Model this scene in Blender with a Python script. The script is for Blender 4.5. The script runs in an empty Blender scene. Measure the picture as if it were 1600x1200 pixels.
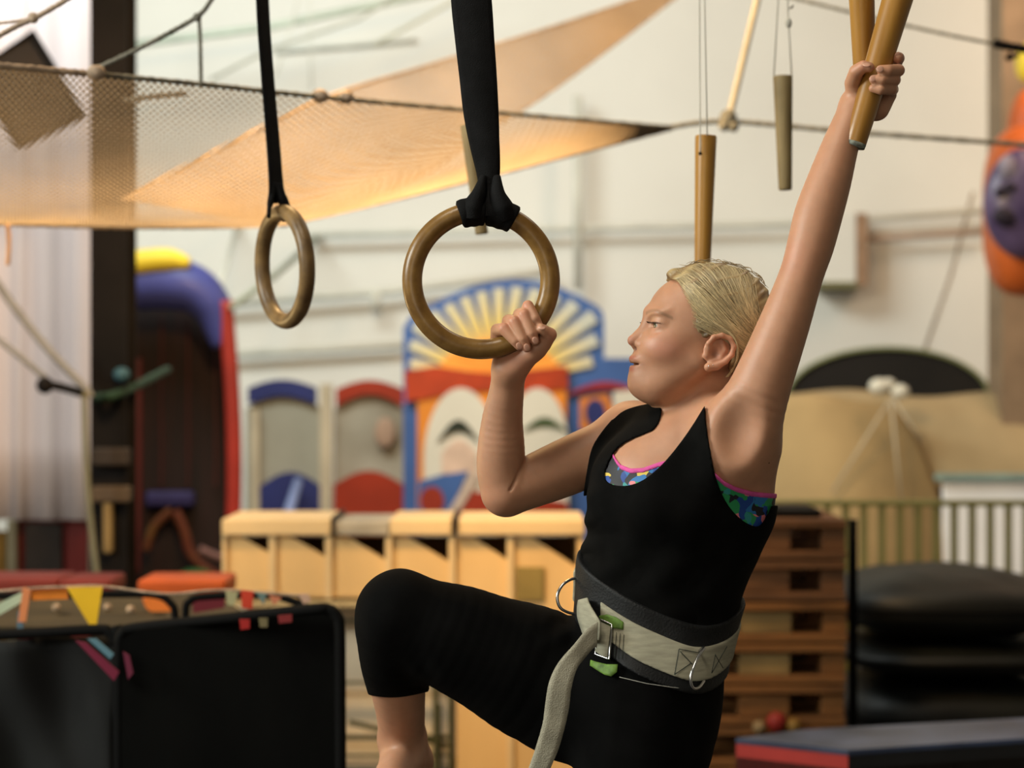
import bpy, bmesh, math, random
import numpy as np
from mathutils import Vector, Matrix, Quaternion
random.seed(4); RNG = np.random.default_rng(4)
SC = bpy.context.scene
COL = SC.collection

# ------------------------------------------------------------------ camera, world, lights, exposure
F = 65.0 / 36.0 * 1600.0          # focal length in pixels of a 1600 px wide frame
Y0 = F / 1000.0                   # distance at which one pixel is one millimetre
CAMZ = 1.5
cam_d = bpy.data.cameras.new('camera'); cam = bpy.data.objects.new('camera', cam_d); COL.objects.link(cam)
cam.location = (0, 0, CAMZ); cam.rotation_euler = (math.pi/2, 0, 0)
cam_d.lens = 65.0; cam_d.sensor_width = 36.0; cam_d.clip_end = 100
cam_d.dof.use_dof = True; cam_d.dof.focus_distance = Y0 - 0.03; cam_d.dof.aperture_fstop = 3.0
SC.camera = cam
vs = SC.view_settings
SC.display_settings.display_device = 'sRGB'
vs.view_transform = 'Standard'; vs.look = 'None'; vs.gamma = 1.0; vs.use_curve_mapping = False
vs.exposure = 0.0
w = bpy.data.worlds.new('world'); SC.world = w; w.use_nodes = True
w.node_tree.nodes['Background'].inputs[0].default_value = (0.80, 0.86, 1.0, 1)
w.node_tree.nodes['Background'].inputs[1].default_value = 0.13

def area(name, loc, target, size, power, col, sy=None):
    d = bpy.data.lights.new(name, 'AREA'); o = bpy.data.objects.new(name, d); COL.objects.link(o)
    d.energy = power; d.color = col; d.shape = 'RECTANGLE'; d.size = size; d.size_y = sy or size
    o.location = loc
    o.rotation_euler = (Vector(target) - Vector(loc)).to_track_quat('-Z', 'Y').to_euler()
    return o
# high windows on the left, hall lamps under the ceiling, warm lamps low over the play area
area('window_light_left', (-5.0, 1.7, 3.5), (0.2, 3.0, 1.4), 2.2, 310, (0.97, 1.0, 0.92), 1.8)
area('window_light_back_hall', (-2.4, 8.2, 5.2), (-0.9, 14.0, 1.8), 3.6, 340, (0.92, 1.0, 0.96), 1.6)
area('hall_lamp_front', (-1.0, 1.4, 5.4), (0.2, 3.0, 1.2), 1.4, 90, (1.0, 0.90, 0.74))
area('hall_lamp_middle', (2.2, 6.2, 5.5), (2.0, 7.2, 0.0), 1.6, 50, (1.0, 0.84, 0.64))
area('hall_lamp_back', (4.2, 9.6, 5.5), (3.0, 13.6, 1.6), 2.0, 140, (1.0, 0.67, 0.43))
area('fill_light_front', (-1.6, -2.4, 2.2), (0.1, 3.0, 1.4), 2.6, 48, (1.0, 0.88, 0.72))  # added soft fill aimed at the girl; the front wall has no doorway
area('warm_lamp_left', (-2.7, 4.8, 1.15), (-2.0, 5.0, 2.4), 0.8, 32, (1.0, 0.70, 0.32))
area('warm_lamp_shelf', (-0.6, 5.2, 3.6), (-0.8, 7.4, 0.7), 0.6, 165, (1.0, 0.63, 0.27))

# ------------------------------------------------------------------ helpers
def W(px, py, d=0.0):
    """photo pixel + metres behind the gymnast's plane -> world point"""
    Y = Y0 + d; s = Y / F
    return Vector(((px-800)*s, Y, CAMZ-(py-600)*s))
def WY(px, py, Y): return W(px, py, Y-Y0)

def new_obj(name, mesh, mat=None, parent=None, smooth=False):
    o = bpy.data.objects.new(name, mesh); COL.objects.link(o)
    if mat:
        for m in (mat if isinstance(mat, (list, tuple)) else [mat]): mesh.materials.append(m)
    if parent: o.parent = parent; o.matrix_parent_inverse = Matrix.Translation(-parent.location) if parent.rotation_euler.z == 0 else parent.matrix_basis.inverted()
    if smooth: mesh.polygons.foreach_set('use_smooth', [True]*len(mesh.polygons))
    return o
def tag(o, label=None, cat=None, group=None, kind=None):
    if label: o['label'] = label
    if cat: o['category'] = cat
    if group: o['group'] = group
    if kind: o['kind'] = kind
    return o
def empty(name, loc, label, cat, group=None):
    o = bpy.data.objects.new(name, None); COL.objects.link(o); o.location = loc; o.empty_display_size = 0.05
    return tag(o, label, cat, group)

class MB:
    def __init__(self): self.v = []; self.f = []; self.m = []
    def add(self, vs, fs, mi=0):
        n = len(self.v); self.v += [tuple(p) for p in vs]; self.f += [tuple(n+i for i in f) for f in fs]; self.m += [mi]*len(fs); return self
    def box(self, lo, hi, mi=0, rot=None, bev=0.0):
        x0,y0,z0 = lo; x1,y1,z1 = hi
        if bev > 0:
            b = min(bev, abs(x1-x0)/2.01, abs(y1-y0)/2.01, abs(z1-z0)/2.01)
            bm = bmesh.new(); bmesh.ops.create_cube(bm, size=1)
            for v in bm.verts: v.co = Vector((x0+(x1-x0)*(v.co.x+.5), y0+(y1-y0)*(v.co.y+.5), z0+(z1-z0)*(v.co.z+.5)))
            bmesh.ops.bevel(bm, geom=bm.edges[:], offset=b, segments=2, affect='EDGES', profile=.5)
            bm.verts.index_update()
            vs = [v.co.copy() for v in bm.verts]; fs = [[v.index for v in f.verts] for f in bm.faces]; bm.free()
        else:
            vs = [Vector(p) for p in ((x0,y0,z0),(x1,y0,z0),(x1,y1,z0),(x0,y1,z0),(x0,y0,z1),(x1,y0,z1),(x1,y1,z1),(x0,y1,z1))]
            fs = [(0,3,2,1),(4,5,6,7),(0,1,5,4),(1,2,6,5),(2,3,7,6),(3,0,4,7)]
        if rot is not None:
            c = Vector(((x0+x1)/2,(y0+y1)/2,(z0+z1)/2)); vs = [rot @ (v-c) + c for v in vs]
        return self.add(vs, fs, mi)
    def tube(self, pts, r, n=8, mi=0, closed=False, cap=True, flat=None):
        pts = [Vector(p) for p in pts]; N = len(pts)
        if not hasattr(r, '__len__'): r = [r]*N
        rings = []; up = None
        for i, p in enumerate(pts):
            if closed: t = pts[(i+1) % N] - pts[i-1]
            else: t = pts[min(i+1, N-1)] - pts[max(i-1, 0)]
            if t.length < 1e-9: t = Vector((0,0,1))
            t.normalize()
            if up is None:
                up = Vector((0,0,1)) if abs(t.z) < .9 else Vector((1,0,0))
            up = (up - t*up.dot(t))
            if up.length < 1e-6: up = t.orthogonal()
            up.normalize(); s = t.cross(up)
            rings.append([p + (up*math.cos(a)*(flat or 1) + s*math.sin(a))*r[i] for a in (2*math.pi*k/n for k in range(n))])
        vs = [q for rg in rings for q in rg]; fs = []
        for i in range(N if closed else N-1):
            a = i*n; b = ((i+1) % N)*n
            for k in range(n): fs.append((a+k, a+(k+1)%n, b+(k+1)%n, b+k))
        if cap and not closed:
            fs.append(tuple(range(n))[::-1]); fs.append(tuple((N-1)*n+k for k in range(n)))
        return self.add(vs, fs, mi)
    def prism(self, poly, y0, y1, mi=0):
        """polygon of (x, z) pairs, extruded from y0 to y1"""
        n = len(poly); vs = [(x,y0,z) for x,z in poly] + [(x,y1,z) for x,z in poly]
        fs = [tuple(range(n)), tuple(range(n, 2*n))[::-1]] + [(i, i+n, (i+1)%n+n, (i+1)%n) for i in range(n)]
        return self.add(vs, fs, mi)
    def grid(self, P, mi=0, closed_u=False):
        nu = len(P); nv = len(P[0]); vs = [q for row in P for q in row]
        fs = [(i*nv+j, ((i+1)%nu)*nv+j, ((i+1)%nu)*nv+j+1, i*nv+j+1) for i in range(nu if closed_u else nu-1) for j in range(nv-1)]
        return self.add(vs, fs, mi)
    def ell(self, c, r, n=16, m=10, mi=0, rot=None):
        c = Vector(c); vs = []
        for i in range(m+1):
            th = math.pi*i/m
            for j in range(n):
                ph = 2*math.pi*j/n
                q = Vector((r[0]*math.sin(th)*math.cos(ph), r[1]*math.sin(th)*math.sin(ph), r[2]*math.cos(th)))
                vs.append(c + (rot @ q if rot else q))
        fs = [(i*n+j, (i+1)*n+j, (i+1)*n+(j+1)%n, i*n+(j+1)%n) for i in range(m) for j in range(n)]
        return self.add(vs, fs, mi)
    def mesh(self, name='mesh'):
        me = bpy.data.meshes.new(name); me.from_pydata([tuple(v) for v in self.v], [], self.f)
        me.polygons.foreach_set('material_index', self.m)
        bm = bmesh.new(); bm.from_mesh(me); bmesh.ops.remove_doubles(bm, verts=bm.verts, dist=1e-6)
        bmesh.ops.recalc_face_normals(bm, faces=bm.faces); bm.to_mesh(me); bm.free(); me.update()
        return me
    def build(self, name, mat, parent=None, smooth=False, solid=0, bev=0, sub=0):
        o = new_obj(name, self.mesh(name), mat, parent, smooth)
        if solid:
            m = o.modifiers.new('solid', 'SOLIDIFY'); m.thickness = solid; m.offset = 0
        if bev:
            m = o.modifiers.new('bevel', 'BEVEL'); m.width = bev; m.segments = 2; m.limit_method = 'ANGLE'
        if sub:
            m = o.modifiers.new('sub', 'SUBSURF'); m.levels = sub; m.render_levels = sub
        return o

def smooth_path(pts, n=8):
    """Catmull-Rom through the points"""
    P = [Vector(p) for p in pts]; out = []
    for i in range(len(P)-1):
        a = P[max(i-1,0)]; b = P[i]; c = P[i+1]; d = P[min(i+2, len(P)-1)]
        for k in range(n):
            t = k/n
            out.append(0.5*((2*b) + (c-a)*t + (2*a-5*b+4*c-d)*t*t + (3*b-a-3*c+d)*t**3))
    out.append(P[-1]); return out

# ------------------------------------------------------------------ materials
def mat(name, col, rough=.6, metal=0., var=.12, scale=8., bump=0., bscale=None, coat=0., sss=0., stretch=None, col2=None, spec=.3, detail=4., emit=0):
    m = bpy.data.materials.new(name); m.use_nodes = True; nt = m.node_tree; N = nt.nodes; L = nt.links
    b = N['Principled BSDF']; b.inputs['Roughness'].default_value = rough; b.inputs['Metallic'].default_value = metal
    b.inputs['Specular IOR Level'].default_value = spec
    if coat: b.inputs['Coat Weight'].default_value = coat; b.inputs['Coat Roughness'].default_value = .25
    if sss: b.inputs['Subsurface Weight'].default_value = sss; b.inputs['Subsurface Radius'].default_value = (.012,.005,.0025); b.inputs['Subsurface Scale'].default_value = 1.0
    tc = N.new('ShaderNodeTexCoord'); mp = N.new('ShaderNodeMapping'); L.new(tc.outputs['Object'], mp.inputs[0])
    if stretch: mp.inputs['Scale'].default_value = stretch
    nz = N.new('ShaderNodeTexNoise'); nz.inputs['Scale'].default_value = scale; nz.inputs['Detail'].default_value = detail; L.new(mp.outputs[0], nz.inputs[0])
    c = Vector(col); c2 = Vector(col2) if col2 else c*(1-var*2)
    cr = N.new('ShaderNodeValToRGB'); cr.color_ramp.elements[0].position = .3; cr.color_ramp.elements[1].position = .7
    cr.color_ramp.elements[0].color = (*c2, 1); cr.color_ramp.elements[1].color = (*(c*(1+var*.3) if not col2 else c), 1)
    L.new(nz.outputs[0], cr.inputs[0]); L.new(cr.outputs[0], b.inputs['Base Color'])
    if bump:
        n2 = N.new('ShaderNodeTexNoise'); n2.inputs['Scale'].default_value = bscale or scale*5; n2.inputs['Detail'].default_value = 3; L.new(mp.outputs[0], n2.inputs[0])
        bp = N.new('ShaderNodeBump'); bp.inputs['Strength'].default_value = bump; bp.inputs['Distance'].default_value = .002
        L.new(n2.outputs[0], bp.inputs['Height']); L.new(bp.outputs[0], b.inputs['Normal'])
    return m
def vcol_mat(name, rough=.5, sss=0., var=.06, scale=60, bump=.0, bscale=400, attr='Col', spec=.5, sheen=0):
    m = bpy.data.materials.new(name); m.use_nodes = True; nt = m.node_tree; N = nt.nodes; L = nt.links
    b = N['Principled BSDF']; b.inputs['Roughness'].default_value = rough; b.inputs['Specular IOR Level'].default_value = spec
    if sss: b.inputs['Subsurface Weight'].default_value = sss; b.inputs['Subsurface Radius'].default_value = (.009,.0035,.002); b.inputs['Subsurface Scale'].default_value = 1.0
    a = N.new('ShaderNodeAttribute'); a.attribute_name = attr
    tc = N.new('ShaderNodeTexCoord'); nz = N.new('ShaderNodeTexNoise'); nz.inputs['Scale'].default_value = scale; L.new(tc.outputs['Object'], nz.inputs[0])
    mr = N.new('ShaderNodeMapRange'); mr.inputs[1].default_value = .3; mr.inputs[2].default_value = .7; mr.inputs[3].default_value = 1-var; mr.inputs[4].default_value = 1+var; L.new(nz.outputs[0], mr.inputs[0])
    mx = N.new('ShaderNodeVectorMath'); mx.operation = 'SCALE'; L.new(a.outputs['Color'], mx.inputs[0]); L.new(mr.outputs[0], mx.inputs['Scale'])
    L.new(mx.outputs[0], b.inputs['Base Color'])
    if bump:
        n2 = N.new('ShaderNodeTexNoise'); n2.inputs['Scale'].default_value = bscale; L.new(tc.outputs['Object'], n2.inputs[0])
        bp = N.new('ShaderNodeBump'); bp.inputs['Strength'].default_value = bump; bp.inputs['Distance'].default_value = .0006
        L.new(n2.outputs[0], bp.inputs['Height']); L.new(bp.outputs[0], b.inputs['Normal'])
    return m
def set_vcol(me, cols, attr='Col'):
    a = me.color_attributes.new(attr, 'FLOAT_COLOR', 'POINT')
    buf = np.ones((len(cols), 4), np.float32); buf[:, :3] = cols; a.data.foreach_set('color', buf.ravel())
M = {}
# ------------------------------------------------------------------ the gymnast: distance-field modelling, meshed by surface nets
def smin(a, b, k):
    h = np.maximum(k - np.abs(a-b), 0)/k
    return np.minimum(a, b) - h*h*k*.25
def smax(a, b, k): return -smin(-a, -b, k)

class Cone:
    def __init__(s, a, b, ra, rb, k=.004, sub=False, sq=None):
        s.a = np.array(a, np.float32); s.b = np.array(b, np.float32); s.ra = ra; s.rb = rb; s.k = k; s.sub = sub
        s.d = s.b-s.a; s.L = float(s.d@s.d)+1e-12; s.sq = sq
        s.c = (s.a+s.b)/2; s.R = math.sqrt(s.L)/2 + max(ra, rb)
    def f(s, P):
        q = P-s.a; t = np.clip(q@s.d/s.L, 0, 1)
        v = q - t[..., None]*s.d
        return np.sqrt((v*v).sum(-1)) - (s.ra+(s.rb-s.ra)*t)
class Ell:
    def __init__(s, c, r, k=.006, sub=False, rot=None):
        s.c = np.array(c, np.float32); s.r = np.array(r, np.float32); s.k = k; s.sub = sub; s.M = None if rot is None else np.array(rot, np.float32); s.R = float(max(r))
    def f(s, P):
        q = P-s.c
        if s.M is not None: q = q@s.M
        a = q/s.r; k0 = np.sqrt((a*a).sum(-1)); a /= s.r; k1 = np.sqrt((a*a).sum(-1))+1e-9
        return k0*(k0-1)/k1
class Loft:
    """stack of ellipses given by left and right outline pixels per row"""
    def __init__(s, rows, k=.02):
        r = np.array(rows, float); y = r[:, 0]; yy = np.linspace(y[0], y[-1], 160)
        out = []
        for c in range(1, r.shape[1]):
            v = r[:, c]; m = np.gradient(v, y)
            i = np.clip(np.searchsorted(y, yy)-1, 0, len(y)-2); h = y[i+1]-y[i]; t = (yy-y[i])/h
            out.append((2*t**3-3*t*t+1)*v[i]+(t**3-2*t*t+t)*h*m[i]+(-2*t**3+3*t*t)*v[i+1]+(t**3-t*t)*h*m[i+1])
        xl, xr, b, dy = out
        Y = Y0+dy; sc = Y/F
        s.z = (CAMZ-(yy-600)*sc)[::-1]; s.cx = (((xl+xr)/2-800)*sc)[::-1]; s.A = ((xr-xl)/2*sc)[::-1]; s.B = b[::-1]; s.cy = Y[::-1]
        s.z0 = s.z[0]; s.z1 = s.z[-1]; s.k = k; s.sub = False
        s.c = np.array([s.cx.mean(), s.cy.mean(), (s.z0+s.z1)/2]); s.R = math.hypot((s.z1-s.z0)/2, s.A.max())+.03
    def f(s, P):
        z = P[..., 2]; I = lambda a: np.interp(z, s.z, a)
        A = I(s.A); B = I(s.B); x = (P[..., 0]-I(s.cx))/A; y = (P[..., 1]-I(s.cy))/B
        k0 = np.sqrt(x*x+y*y); k1 = np.sqrt((x/A)**2+(y/B)**2)+1e-9
        d = np.where(k1 < 1, -np.minimum(A, B), k0*(k0-1)/k1)
        d = np.maximum(d, -.5*np.minimum(A, B)*1.6)
        return smax(d, np.maximum(z-s.z1, s.z0-z), .03)

def combine(prims, P, sel=None):
    d = np.full(P.shape[:-1], 1.0, np.float32)
    for p in (prims if sel is None else sel):
        if p.sub: d = smax(d, -p.f(P), p.k)
        else: d = smin(d, p.f(P), p.k)
    return d
def plan(prims, cen, rad, off=0., margin=.01):
    """block centres -> {index: the shapes that matter there}"""
    d = np.full(len(cen), 1.0, np.float32); D = []
    for p in prims:
        if isinstance(p, Chain):
            sd = np.stack([q.f(cen) for q in p.segs]); v = sd.min(0)
        else: sd = None; v = p.f(cen)
        D.append((v, sd)); d = smax(d, -v, p.k) if p.sub else smin(d, v, p.k)
    act = np.nonzero(np.abs(d-off) < rad*1.7+margin)[0]; out = {}
    for i in act:
        L = []
        for p, (v, sd) in zip(prims, D):
            if v[i]-off >= rad*1.5+p.k+.006: continue
            L.append(p.pick(sd[:, i], rad) if sd is not None else p)
        if L: out[int(i)] = L
    return out

def surface(prims, off, region, h, B, lo, hi):
    """surface nets over blocks of B cells: distance to prims minus off, cut by region(P, d)"""
    nb = np.ceil((np.array(hi)-lo)/(h*B)).astype(int); lo = np.array(lo, float)
    N = nb*B+2; key = lambda i, j, k: (i*N[1]+j)*N[2]+k
    V = []; K = []; Q = []
    rad = h*B*.5*math.sqrt(3)
    ijk = np.stack(np.meshgrid(*[np.arange(n) for n in nb], indexing='ij'), -1).reshape(-1, 3)
    cen = (lo+(ijk*B+B/2)*h).astype(np.float32)
    todo = plan(prims, cen, rad+2*h, off)
    for bi_, L in todo.items():
        if 1:
            if 1:
                o = ijk[bi_]*B
                if region is None: fn = lambda P: combine(L, P)-off
                else: fn = lambda P: region(P, combine(L, P))
                # corner samples o-1 .. o+B  (cells o-1..o+B-1)
                g = np.stack(np.meshgrid(*[(o[a]-1+np.arange(B+2))*h+lo[a] for a in range(3)], indexing='ij'), -1).astype(np.float32)
                d = fn(g)
                s = d < 0
                if s.all() or not s.any(): continue
                cnt = sum(s[a:a+B+1, b:b+B+1, e:e+B+1].astype(np.int8) for a in (0,1) for b in (0,1) for e in (0,1))
                act = (cnt > 0) & (cnt < 8)
                own = act.copy(); own[0] = False; own[:, 0] = False; own[:, :, 0] = False
                ii, jj, kk = np.nonzero(own)
                if len(ii):
                    acc = np.zeros((len(ii), 3)); num = np.zeros(len(ii))
                    for ax in range(3):
                        for u in (0, 1):
                            for v in (0, 1):
                                a = [0,0,0]; a[(ax+1)%3] = u; a[(ax+2)%3] = v; b2 = list(a); b2[ax] = 1
                                d0 = d[ii+a[0], jj+a[1], kk+a[2]]; d1 = d[ii+b2[0], jj+b2[1], kk+b2[2]]
                                x = (d0 < 0) != (d1 < 0); t = np.where(x, d0/np.where(x, d0-d1, 1), 0)
                                p = np.tile(np.array(a, float), (len(ii), 1)); p[:, ax] = t
                                acc += p*x[:, None]; num += x
                    acc /= num[:, None]
                    V.append(lo+(np.stack([ii, jj, kk], -1)-1+o+acc)*h)
                    K.append(key(ii+o[0], jj+o[1], kk+o[2]))
                for ax in range(3):
                    u, v = (ax+1) % 3, (ax+2) % 3
                    sl = [slice(1, B+1)]*3
                    s0 = s[tuple(sl)]; sh = list(sl); sh[ax] = slice(2, B+2); s1 = s[tuple(sh)]
                    e = np.argwhere(s0 != s1)
                    if not len(e): continue
                    flip = s0[tuple(e.T)]
                    e = e+1
                    def kk_(du, dv):
                        q = e.copy(); q[:, u] -= du; q[:, v] -= dv; q = q+o; return key(q[:, 0], q[:, 1], q[:, 2])
                    q = np.stack([kk_(0,0), kk_(1,0), kk_(1,1), kk_(0,1)], -1)
                    q[flip] = q[flip][:, ::-1]
                    Q.append(q)
    if not V: return None
    V = np.concatenate(V); K = np.concatenate(K); Q = np.concatenate(Q)
    od = np.argsort(K); K = K[od]; V = V[od]
    idx = np.clip(np.searchsorted(K, Q), 0, len(K)-1); ok = (K[idx] == Q).all(1)
    return V, idx[ok][:, ::-1]

def np_mesh(name, V, Q):
    me = bpy.data.meshes.new(name); me.vertices.add(len(V)); me.vertices.foreach_set('co', V.astype(np.float32).ravel())
    me.loops.add(Q.size); me.loops.foreach_set('vertex_index', Q.astype(np.int32).ravel())
    me.polygons.add(len(Q)); me.polygons.foreach_set('loop_start', np.arange(0, Q.size, 4, dtype=np.int32))
    try: me.polygons.foreach_set('loop_total', np.full(len(Q), 4, np.int32))
    except Exception: pass
    me.update(calc_edges=True); me.validate(); me.polygons.foreach_set('use_smooth', [True]*len(me.polygons)); return me

def pix(P):
    s = F/P[..., 1]
    return 800+P[..., 0]*s, 600-(P[..., 2]-CAMZ)*s

def C(p, q, rp, rq, k=.004, sub=False):
    """cone between (px,py,d mm) points, radii in photo pixels"""
    a = W(p[0], p[1], p[2]/1000); b = W(q[0], q[1], q[2]/1000)
    return Cone(a, b, rp*a.y/F, rq*b.y/F, k, sub)
class Chain:
    """limb: a smooth line of points with radii, resampled and joined without bulges"""
    def __init__(s, segs, k):
        s.segs = segs; s.k = k; s.sub = False
        cs = np.array([p.c for p in segs]); s.c = cs.mean(0); s.R = max(np.linalg.norm(p.c-s.c)+p.R for p in segs)
    def f(s, P):
        d = s.segs[0].f(P)
        for q in s.segs[1:]: d = np.minimum(d, q.f(P))
        return d
    def pick(s, v, rad):
        m = min(v); o = Chain.__new__(Chain); o.segs = [q for q, x in zip(s.segs, v) if x < m+2.2*rad+.003]; o.k = s.k; o.sub = False; return o
def limb(pts, k=.02, n=4):
    P = smooth_path([(p[0], p[1], p[2]) for p in pts], n); r = smooth_path([(p[3], 0, 0) for p in pts], n)
    return [Chain([C(a, b, ra.x, rb.x, k) for a, b, ra, rb in zip(P, P[1:], r, r[1:])], k)]
def chain(pts, k=.004):
    return [Chain([C(p[:3], q[:3], p[3], q[3], k) for p, q in zip(pts, pts[1:])], k)]
def E(p, r, k=.006, sub=False, rot=None):
    return Ell(W(p[0], p[1], p[2]/1000), np.array(r)/1000, k, sub, rot)

# head: modelled in its own frame (w = mm across the face, + is far side), turned slightly to the camera
TH = math.radians(9); PIV = np.array(W(1100, 520, .03))
RH = np.array([[math.cos(TH), math.sin(TH)*-1, 0], [math.sin(TH), math.cos(TH), 0], [0, 0, 1]])
def HP(px, py, wv): 
    v = np.array(((px-1100)/1000., wv/1000., -(py-520)/1000.)); return PIV + RH@v
def HE(c, r, k=.008, sub=False, roll=0.):
    M = RH
    if roll:
        ca, sa = math.cos(roll), math.sin(roll); M = RH@np.array([[ca,0,sa],[0,1,0],[-sa,0,ca]])
    return Ell(HP(*c), np.array([r[0], r[2], r[1]])/1000., k, sub, M)     # r = (forward, up, across)
def HC(a, b, ra, rb, k=.005, sub=False): return Cone(HP(*a), HP(*b), ra/1000., rb/1000., k, sub)

torso = Loft([
 (628, 1040, 1112, .040, .045), (645, 1015, 1122, .055, .042), (665, 988, 1140, .072, .038), (690, 960, 1165, .088, .034),
 (720, 938, 1188, .100, .03), (760, 927, 1200, .108, .03), (800, 926, 1198, .108, .03), (840, 920, 1189, .105, .03), (880, 912, 1176, .101, .03),
 (920, 911, 1160, .098, .03), (960, 908, 1147, .097, .03), (1000, 905, 1136, .100, .03), (1040, 897, 1128, .106, .03),
 (1080, 888, 1122, .110, .03), (1120, 890, 1115, .108, .03), (1160, 905, 1105, .09, .03)])
trunk = [torso]
shoulders = [
 C((1086,585,42),(1076,668,42),42,44,.015), C((1120,600,40),(1105,660,45),36,50,.03),
 C((1060,668,45),(985,672,140),40,42,.03), C((1100,668,30),(1150,672,-50),42,50,.03),
 C((1046,660,15),(1028,700,8),7,5,.018), C((1025,712,10),(975,690,95),5,5,.016), C((1040,712,5),(1118,690,-50),5,5,.016)]
bust = [E((968,800,-5),(40,34,36),.03), E((1040,800,-60),(52,30,40),.03)]
arm_near = limb([(1146,705,-48,57),(1168,655,-58,54),(1192,595,-66,46.5),(1226,505,-74,39.5),(1252,430,-74,34.5),(1266,385,-71,36.5),(1279,335,-67,37.5),(1295,285,-62,34.5),(1314,225,-52,28.5),(1336,166,-42,23)], .035) + [
 C((1182,705,-20),(1172,800,0),30,18,.05), E((1152,672,-112),(30,26,44),.03,True)]
arm_far = limb([(990,684,130,48),(945,704,126,46.5),(880,732,112,44.5),(820,757,94,40),(793,768,86,38)], .03) + limb([(789,769,86,37.5),(783,735,80,38),(783,700,72,37),(785,655,60,32),(792,608,42,27),(795,576,28,26)], .008) + [C((827,708,72),(813,738,50),2.2,2.6,.004,True), C((813,738,50),(797,766,47),2.6,1.2,.004,True)]
thg = []
# hand on the ring (fingers: MCP, PIP, DIP, tip)
ring_hand = []
ring_hand += [C((795,580,26),(782,552,26),22,13,.012), C((795,580,26),(806,545,24),22,15,.012), C((797,578,22),(824,548,16),22,17,.012), C((812,570,12),(838,545,0),17,14,.012), C((838,545,0),(846,532,-4),14,12,.01)]
for f in ([(776,548,26,10.5),(777,516,14,10.5),(788,514,-16,9.8),(805,533,-24,8.2),(811,541,-23,6.6)],
          [(790,542,28,11),(795,502,12,11),(804,503,-18,10.2),(817,530,-26,8.8),(823,544,-24,7)],
          [(808,536,28,11),(812,492,12,10.8),(819,492,-17,10.2),(831,521,-26,8.8),(836,533,-24,7)],
          [(824,528,24,10),(823,486,10,9.6),(825,478,-8,9),(836,498,-20,8.4),(841,507,-19,7)]):
    ring_hand += chain(f, .0022)
ring_hand += chain([(832,552,2,13.5),(850,538,-8,11.5),(859,523,-16,10.5)], .006) + chain([(859,523,-16,10),(850,516,-24,9),(846,514,-26,8)], .004)
# hand on the wooden peg
D = -62
peg_hand = [C((1336,168,-42),(1345,140,D+22),22,16,.012), C((1340,165,-40),(1370,164,D+32),20,15,.014), C((1340,160,-36),(1384,128,D+36),20,13,.014), C((1372,170,D+30),(1388,148,D+32),17,13,.012), C((1348,172,-42),(1366,172,D+30),19,13,.012)]
for f in ([(1382,118,D+36,11),(1400,98,D+24,9.5),(1404,91,D+6,9.5),(1403,90,D-6,8.6)],
          [(1384,126,D+38,11),(1402,110,D+22,10),(1404,110,D-14,9.8),(1388,110,D-32,9),(1376,109,D-33,7.4)],
          [(1380,140,D+36,11),(1398,125,D+22,9.5),(1397,125,D-14,9.4),(1378,125,D-31,8.8),(1365,124,D-29,7.2)],
          [(1378,152,D+34,11),(1395,140,D+20,9),(1393,140,D-12,8.8),(1376,140,D-29,8.2),(1364,138,D-25,6.6)]):
    peg_hand += chain(f, .0022)
peg_hand += chain([(1338,155,-46,15),(1332,130,D+4,12.5),(1338,112,D-16,11.5),(1349,104,D-27,9.6),(1358,105,D-30,8)], .005)
# legs
leg_far = limb([(1000,1098,72,112),(900,1078,62,108),(800,1036,45,93),(735,1007,30,82),(665,978,18,70),(626,962,12,62)], .03) + limb([(622,958,14,60),(617,985,22,56),(618,1030,50,50),(622,1075,100,43),(626,1115,155,38),(628,1155,205,36)], .02)
foot_far = [C((629,1155,210),(640,1190,240),34,32,.02), C((640,1190,240),(600,1232,120),34,26,.02), C((632,1190,170),(612,1228,60),30,22,.03)]
for i in range(5): foot_far.append(C((592+i*11,1226,80-i*0),(588+i*11.5,1240,25+abs(i-1)*8),10,8.5 if i else 11,.004))
leg_near = limb([(1006,1085,0,106),(1002,1200,-20,98),(985,1330,-35,77),(968,1480,-50,57),(980,1590,-10,55),(996,1750,45,36),(1004,1840,72,33)], .03) + [
 C((1006,1850,86),(950,1905,20),33,24,.02), C((975,1880,50),(925,1925,-30),26,18,.02)]
for i in range(5): leg_near.append(C((925+i*7,1925,-35+i*10),(905+i*8,1935,-55+i*12),9,7.5,.004))
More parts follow.
